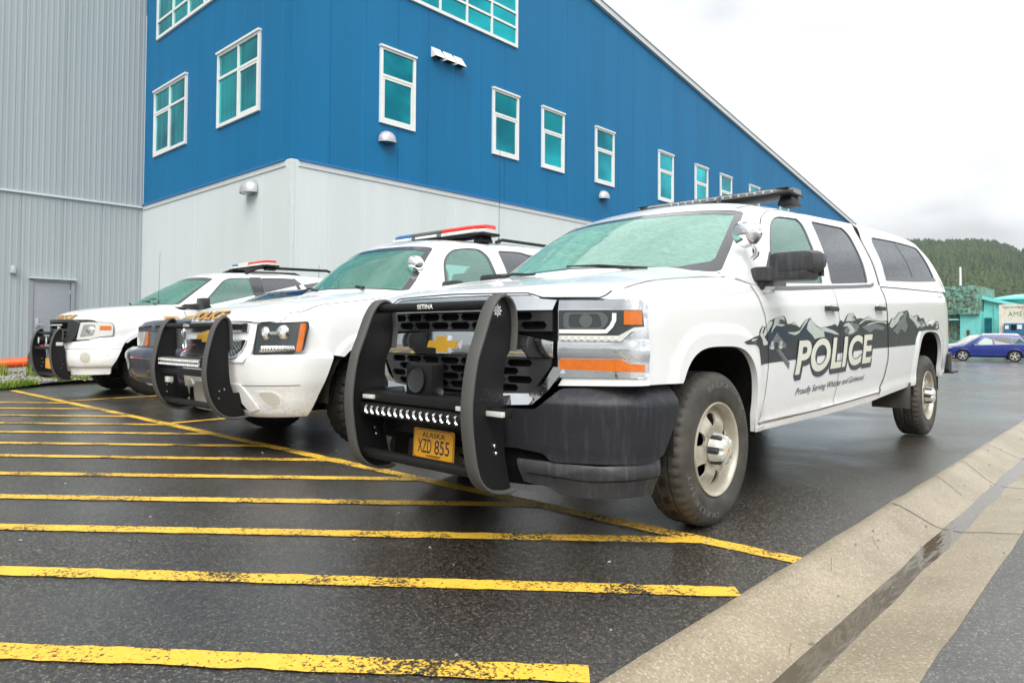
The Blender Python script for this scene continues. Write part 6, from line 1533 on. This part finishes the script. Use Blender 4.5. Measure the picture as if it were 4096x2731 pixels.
    G = empty('grille', (0, -.97, 0)); G.parent = T; gm = lambda t, z, o=0.0: Vector(bm(t, z, o)) - Vector((0, -.97, 0))
    plate('grille_frame', [rp(FULL([(.40, .822), (.54, .835), (.60, .90), (.665, 1.11), (.60, 1.145), (.52, 1.165)]), .01), rp(FULL([(.42, .86), (.46, 1.12)]), .02)], gm, M['black_plastic'], G, .03, .05, .05)
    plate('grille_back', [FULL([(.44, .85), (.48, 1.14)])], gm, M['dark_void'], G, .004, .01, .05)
    for z in (.885, .945, 1.005): plate('grille_bar', [FULL([(.44, z - .012), (.445, z + .018)])], gm, M['grille_black'], G, .026, .02, .05)
    plate('amber_lamp', [[(.20, 1.02), (.26, 1.02), (.26, 1.06), (.20, 1.06)]], gm, M['lens_clear'], G, .04, .02, .05)
    plate('led_bar', [rp(FULL([(.36, 1.065), (.37, 1.10)]), .01)], gm, M['powder_coat'], G, .036, .03, .05); plate('led_strip', [rp(FULL([(.33, 1.073), (.335, 1.092)]), .005)], gm, M['lens_clear'], G, .040, .01, .05)
    for sg in (1, -1):
        o0 = Vector((sg * .8, -.75, 1.0)); hl = empty('headlight', o0); hl.parent = T; m = lambda t, z, o=0.0: Vector(fm(t * sg, z, o)) - o0
        outl = rp([(.605, .855), (.665, 1.125), (.80, 1.132), (1.06, 1.125), (1.085, 1.08), (1.082, .925), (.90, .905), (.80, .868)], [.01, .01, .01, .04, .02, .01, .02, .02])
        plate('lens', [outl], m, M['lens_clear'], hl, .016, .03, .03); strip('seal', [outl + [outl[0]]], .007, m, M['gap'], hl, .018)
        plate('reflector', [rp([(.66, .90), (.71, 1.09), (.86, 1.09), (.84, .93)], .03)], m, M['reflector'], hl, .018, .004, .03)
        plate('reflector', [[(.80 + .05 * math.cos(a), 1.01 + .05 * math.sin(a)) for a in [2 * math.pi * k / 20 for k in range(20)]]], (lambda u, v, o: m(u, v, o + .025 * math.sqrt(max(0, 1 - ((u - .80) ** 2 + (v - 1.01) ** 2) / .0025)))), M['chrome_clean'], hl, .019, .004, .010)
        plate('turn_lens', [[(.905, 1.01), (.91, 1.072), (1.055, 1.072), (1.058, 1.01)]], m, M['amber'], hl, .021, .006, .03)
    vfp = text_vf('POLICE', bold=.03, shear=.25)
    for nm, mt, off, dx in (('letter_shadow', 'decal_brown', .004, .012), ('hood_lettering', 'decal_gold', .007, 0)):
        plate(nm, None, face_map(H, -.93, -.78), M[mt], T, off, 0, .03, vf=fit_vf(vfp, [(-.25 + dx, 1.180 - dx * .5), (.46 + dx, 1.180 - dx * .5), (.48 + dx, 1.238 - dx * .5), (-.22 + dx, 1.238 - dx * .5)]))
    for nm, mt, off, dx in (('letter_outline', 'decal_brown', .002, .012), ('flank_lettering', 'decal_gold', .004, 0)):
        plate(nm, None, H.nmap, M[mt], T, off, 0, .06, vf=fit_vf(text_vf('POLICE', bold=.035), [(.24 + dx, 1.05 - dx), (1.85 + dx, 1.09 - dx), (1.86 + dx, 1.30 - dx), (.25 + dx, 1.235 - dx)]))
    P = dict(front=[(-1.02, .86), (-1.015, .94), (-1.02, 1.0), (-1.04, 1.022), (-1.075, 1.0), (-1.11, .95), (-1.145, .84), (-1.16, .71), (-1.145, .52), (-1.10, .37), (-1.02, .285), (-.92, .262), (-.88, .27)],
             rear=[(-1.02, .86), (-1.01, .83), (-.97, .70), (-.95, .48), (-.90, .31)], bolts=[(-1.02, .56), (-1.0, .50), (-1.02, .44)],
             bars=[('top_bar', 'tube', -1.07, .96, .022, 'powder_coat'), ('shelf', 'box', -1.08, .735, (.12, .035), 'powder_coat'), ('bottom_bar', 'tube', -1.04, .335, .028, 'powder_coat')])
    pb = push_bumper(T, P, x0=.52, letters=None)
    for x in (-.20, .22):
        l = MB().lathe([(.055, -.06), (.060, .0), (.05, .05), (.02, .075), (.0005, .076)], (x, -1.08, .85), 'y', 20).build('round_lamp', M['powder_coat'], pb, 50)
        MB().lathe([(.052, -.002), (.0005, -.010)], (x, -1.142, .85), 'y', 20).build('lamp_glass', M['lens_clear'], l, 50)
    MB().box((.53, -1.05, .80), (.012, .09, .05), bev=.003).build('strobe_light', M['lens_clear'], pb); MB().box((-.22, -1.09, .765), (.16, .03, .02)).build('red_marker', M['lens_red'], pb)
    for x in (-.46, .46): MB().box((x, -.85, .36), (.012, .30, .07)).build('mounting_bracket', M['powder_coat'], pb)
    lp = MB().box((.02, -1.06, .50), (.305, .006, .152), bev=.002).build('licence_plate', M['plate_gold'], T)
    light_bar(T, (0, 2.20, 2.19), [(-.72, -.35, M['lens_blue'], M['lens_clear']), (-.345, .05, M['cream'], M['cream']), (.055, .72, M['lens_red'], M['lens_clear'])], w=1.46)
    for sg in (1, -1):
        MB().tube([(sg * .60, 1.75, 2.03), (sg * .60, 2.0, 2.15), (sg * .59, 3.4, 2.19), (sg * .59, 3.65, 2.10)], .026, 8).build('roof_rail', M['powder_coat'], T)
        mi = empty('wing_mirror', (sg * 1.0, .78, 1.40)); mi.parent = T
        MB().box((sg * .15, 0, .05), (.26, .12, .17), bev=.025).box((sg * .0, 0, -.01), (.14, .06, .05), bev=.01).build('mirror_housing', M['black_plastic'], mi)
    antenna(T, (.60, .30, 1.43), .86)
    for y, s in ((.15, 1), (3.15, 1)):
        wheel(T, (.93, y, .395), R_=.40, chunky=True, dark=True); wheel(T, (-.93, y, .395), R_=.40, chunky=True, side=-1, dark=True)
build_old_suv()

# ================================================================== dark blue sedan between the two SUVs
def build_sedan():
    T = tag(empty('sedan', (-6.62, .0, 0)), 'dark blue sedan squeezed between two white police SUVs', 'sedan')
    N = M['navy']
    rows = [(.045, .90, 1.02, .80, 1.055, .5, 1.06, 1.062), (.065, .92, 1.03, .82, 1.085, .5, 1.10, 1.10), (.14, .95, 1.035, .84, 1.11, .5, 1.130, 1.135), (.6, .97, 1.04, .86, 1.13, .55, 1.165, 1.175), (1.0, .98, 1.04, .86, 1.13, .55, 1.17, 1.18), (1.15, .98, 1.05, .86, 1.06, .5, 1.06, 1.06), (4.0, .98, 1.04, .86, 1.05, .5, 1.05, 1.05), (4.9, .92, .95, .80, .96, .5, .96, .96), (5.3, .80, .80, .7, .8, .4, .8, .8)]
    H = Hull(rows, [(.2, .94), (.45, .97), (.7, 1.0), (.9, .99), (1.0, .965), (1.1, .93)], [(.05, .76), (.2, .60), (.5, .32), (4.6, .32), (5.3, .4)], [(.98, .33, .38, .38, 2.2), (3.9, .33, .38, .38, 2.2)], .12, .045, .6, .008, .06)
    H.build('body', N, T); H.wells(T, M['liner']); MB().box((0, 2.6, .32), (1.4, 4.6, .16)).build('chassis', M['dark_void'], T)
    cabin_std(T, H, N, [(1.4, 1.045), (2.4, 1.04), (3.5, 1.035)], [(0, .95, 1.17), (.4, .98, 1.165), (.75, 1.08, 1.12)], [(.90, 1.2, 1.055), (.80, 1.5, 1.28), (.68, 1.72, 1.43), (.60, 1.85, 1.495)],
              [(0, 1.60, 1.56), (.35, 1.65, 1.55)], [(.60, 1.85, 1.495), (.60, 2.2, 1.53), (.60, 2.8, 1.52), (.62, 3.2, 1.47)], [(.78, 3.6, 1.25), (.62, 3.2, 1.47)], [(0, 3.0, 1.53), (.4, 3.05, 1.52)], (3.7, 1.045),
              [([(1.55, 1.09), (1.85, 1.42), (2.25, 1.46), (2.3, 1.09)], .04, M['smoked_glass']), ([(2.4, 1.09), (2.4, 1.46), (2.9, 1.44), (3.25, 1.10)], .04, M['smoked_glass'])], M['smoked_glass'], rp([(.05, .05), (.95, .05), (.93, .93), (.07, .93)], .05), crown=.03, rear=True, frit=.03, frit_top=.04)
    Fp = Front([(0, .03), (.4, .045), (.7, .08), (.86, .125), (.93, .20), (.96, .35)], .84); fm = Fp.map
    plate('dark_panel', [rp(FULL([(.4, .80), (.93, .80), (.95, .985), (.4, .985)]), .01)], fm, M['lamp_dark'], T, .0, .04, .05)
    for sg in (1, -1):
        m = lambda t, z, o=0.0: fm(sg * t, z, o)
        plate('clear_lens', [rp([(.40, .80), (.55, .80), (.62, .985), (.30, .985)], .01)], m, M['lens_clear'], T, .012, .02, .03)
        plate('amber_lens', [rp([(.22, .805), (.37, .805), (.26, .98), (.20, .98)], .01)], m, M['amber'], T, .014, .02, .03)
        plate('red_marker', [rp([(.955, .82), (1.0, .82), (1.0, .94), (.955, .94)], .01)], m, M['lens_red'], T, .012, .02, .03)
    plate('oval_badge', [[(.055 * math.cos(a), 1.035 + .024 * math.sin(a)) for a in [2 * math.pi * k / 24 for k in range(24)]]], fm, M['decal_navy'], T, .020, .01, .03)
    strip('badge_rim', [[(.055 * math.cos(a), 1.035 + .024 * math.sin(a)) for a in [2 * math.pi * k / 24 for k in range(25)]]], .006, fm, M['chrome_clean'], T, .022)
    Bp = Front([(0, -.10), (.5, -.08), (.8, -.035), (.95, .04), (.99, .15), (1.0, .55)], .78); prf = [(.33, -.12), (.40, -.05), (.62, .0), (.655, .012), (.70, .012), (.74, -.01), (.79, -.08)]
    bm = Bp.leaned(lambda z: ctable(prf, z)[0])
    plate('bumper', [rp(FULL([(.5, .33), (1.30, .42), (1.34, .60), (1.34, .76), (1.0, .79), (.5, .79)]), .01)], bm, N, T, 0, .12, .04, .03, back=True)
    strip('bumper_line', [[(-1.32, .66), (-.6, .655), (.6, .655), (1.32, .66)]], .008, bm, M['chrome'], T, .002)
    for y in (.98, 3.9): wheel(T, (.93, y, .325), R_=.325, rr=.21, W=.22, style='alloy', low=True); wheel(T, (-.93, y, .325), R_=.325, rr=.21, W=.22, side=-1, style='alloy', low=True)
    antenna(T, (.25, 2.2, 1.56), .42); MB().lathe([(.02, 0), (.012, .03), (.0005, .035)], (-.1, 1.9, 1.56), 'z', 10).build('roof_stud', M['lamp_metal'], T)
build_sedan()

# ================================================================== cars on the far side of the lot
def build_far(name, loc, rz, label, cat, body, L_, wbs, hts, glassm, wins, roof, rims, cut, extra=None):
    """hts: side outline rows (y, zs, hood/deck centre z); roof: (A base y, A top y, rear top y, rear base y, z roof)"""
    T = tag(empty(name, loc, rz), label, cat, 'cars parked beyond the lot')
    rows = [(y, w, zs, .80, zs + .03, .5, zc, zc + .01) for y, w, zs, zc in hts]
    H = Hull(rows, [(.2, .95), (.5, .98), (.75, 1.0), (.95, .98), (1.1, .95)], [(hts[0][0], .34), (hts[-1][0], .36)], [(wbs[0], .34, .40, .40, 2.2), (wbs[1], .34, .40, .40, 2.2)], .12, hts[0][0], hts[0][0] + .5, .01, .06)
    H.build('body', M[body], T); H.wells(T, M['liner'], .5); MB().box((0, L_ / 2 - .9, .33), (1.4, L_ - .9, .16)).build('chassis', M['dark_void'], T)
    ya, yt, yr, yb, zr, za, zb = roof
    cabin_std(T, H, M[body], [(lerp(ya, yb, k), ctable(rows, lerp(ya, yb, k))[1]) for k in (.15, .5, .97)], [(0, ya - .25, za + .06), (.5, ya - .18, za + .04)], [(.84, ya, za), (.66, yt, zr - .06)], [(0, yt - .12, zr - .01)],
              [(.66, yt, zr - .06), (.64, lerp(yt, yr, .5), zr), (.64, yr, zr - .05)], [(.64, yr, zr - .05)], [(0, yr, zr)], (yb, zb), wins, M['teal_car_glass'], rp([(.06, .06), (.94, .06), (.93, .94), (.07, .94)], .05), crown=.02, frit=.02, frit_top=.04)
    for y in wbs: wheel(T, (.90, y, .34), R_=.345, rr=.235, W=.22, style='alloy', low=True, rimmat=M[rims]); wheel(T, (-.90, y, .34), R_=.345, rr=.235, W=.22, style='alloy', side=-1, low=True, rimmat=M[rims])
    Fp = Front([(0, hts[0][0] - .02), (.5, hts[0][0] + .01), (.78, hts[0][0] + .09), (.86, hts[0][0] + .30)], .76)
    for sg in (1, -1):
        m = lambda t, z, o=0.0: Fp.map(sg * t, z, o)
        plate('headlight', [rp([(.55, .70), (1.02, .78), (.98, .86), (.6, .80)], .02)], m, M['lens_clear'], T, .02, .03, .05)
        MB().box((sg * .86, hts[-1][0] - .05, .98), (.12, .16, .16), bev=.03).build('tail_light', M['lens_red'], T)
        MB().box((sg * .98, ya + .45, 1.02), (.16, .1, .12), bev=.03).build('wing_mirror', M['black_plastic'], T)
    plate('front_grille', [FULL([(.4, .42), (.45, .60)])], Fp.map, M['grille_black'], T, .02, .03, .05)
    if extra: extra(T, H)
    return T
d0 = math.atan2(.155, .987)
def rv_extra(T, H):
    for sg in (1, -1): MB().tube([(sg * .56, .95, 1.67), (sg * .56, 1.1, 1.70), (sg * .56, 2.7, 1.70), (sg * .56, 2.85, 1.65)], .02, 6).build('roof_rail', M['chrome_clean'], T)
    strip('window_trim', [[(.55, 1.0), (1.6, 1.04), (2.85, 1.10), (3.1, 1.2)]], .02, H.nmap, M['chrome_clean'], T, .02, True)
    for y in (1.45, 2.45): MB().box((.985, y, .93), (.03, .16, .03), bev=.01).build('door_handle', M['blue_paint'], T)
    strip('panel_gap', [[(.7, .95), (.72, .45)], [(1.68, 1.0), (1.70, .45)], [(2.62, 1.02), (2.60, .75)]], .01, H.nmap, M['gap'], T, .002, True)
# local -y is the nose; turned so the nose points along world -x
build_far('parked_car', (-6.45, 49.0, -.50), d0 - math.pi / 2, 'bright blue crossover with silver roof rails on the far side of the lot', 'car', 'blue_paint', 4.5, (0, 2.66),
          [(-.86, .80, .72, .74), (-.78, .85, .80, .86), (-.4, .90, .88, .98), (.1, .92, .94, 1.06), (.35, .92, .97, 1.06), (.5, .92, .97, .97), (2.0, .92, 1.03, 1.03), (3.2, .90, 1.08, 1.08), (3.55, .86, 1.08, 1.08)], None,
          [([(.60, 1.0), (1.12, 1.46), (1.58, 1.52), (1.60, 1.03)], .03, M['teal_car_glass']), ([(1.68, 1.03), (1.66, 1.52), (2.45, 1.50), (2.50, 1.07)], .03, M['smoked_glass']), ([(2.58, 1.08), (2.54, 1.49), (2.88, 1.42), (3.1, 1.18)], .03, M['smoked_glass'])],
          (.10, 1.0, 2.95, 3.40, 1.66, .97, 1.08), 'hub_silver', None, rv_extra)
def tk_extra(T, H):
    strip('panel_gap', [[(.75, 1.0), (.75, .45)], [(1.8, 1.05), (1.8, .45)]], .01, H.nmap, M['gap'], T, .002, True)
    for y in (1.55,): MB().box((.985, y, .95), (.03, .16, .03), bev=.01).build('door_handle', M['black_plastic'], T)
build_far('parked_car', (-8.0, 54.5, -.53), d0 - math.pi / 2, 'cream white pickup-style car half hidden behind the bright blue crossover', 'car', 'tan_paint', 5.3, (0, 3.3),
          [(-.92, .82, .85, .87), (-.85, .86, .90, .96), (-.4, .90, .96, 1.03), (.3, .92, 1.0, 1.08), (.5, .92, 1.0, 1.0), (2.6, .92, 1.04, 1.04), (4.3, .88, 1.04, 1.04)], None,
          [([(.80, 1.06), (1.15, 1.50), (1.75, 1.52), (1.78, 1.07)], .03, M['teal_car_glass']), ([(1.98, 1.07), (1.95, 1.52), (2.50, 1.50), (2.58, 1.08)], .03, M['smoked_glass'])],
          (.25, 1.05, 2.55, 2.75, 1.66, 1.02, 1.05), 'hub_silver', None, tk_extra)
# ------------------------------------------------------------------ rain mist
n = NT('rain_haze'); n.n.remove(n.b); pv = n.new('ShaderNodeVolumePrincipled'); pv.inputs['Color'].default_value = (.95, .97, 1, 1); pv.inputs['Density'].default_value = .0004; pv.inputs['Anisotropy'].default_value = .2
n.l(pv.outputs[0], n.out.inputs['Volume'])
tag(MB().box((0, 0, 110), (2300, 2300, 226)).build('haze', n.m, None, 0), kind='stuff', label='thin rain mist hanging over the lot and hills', cat='haze')
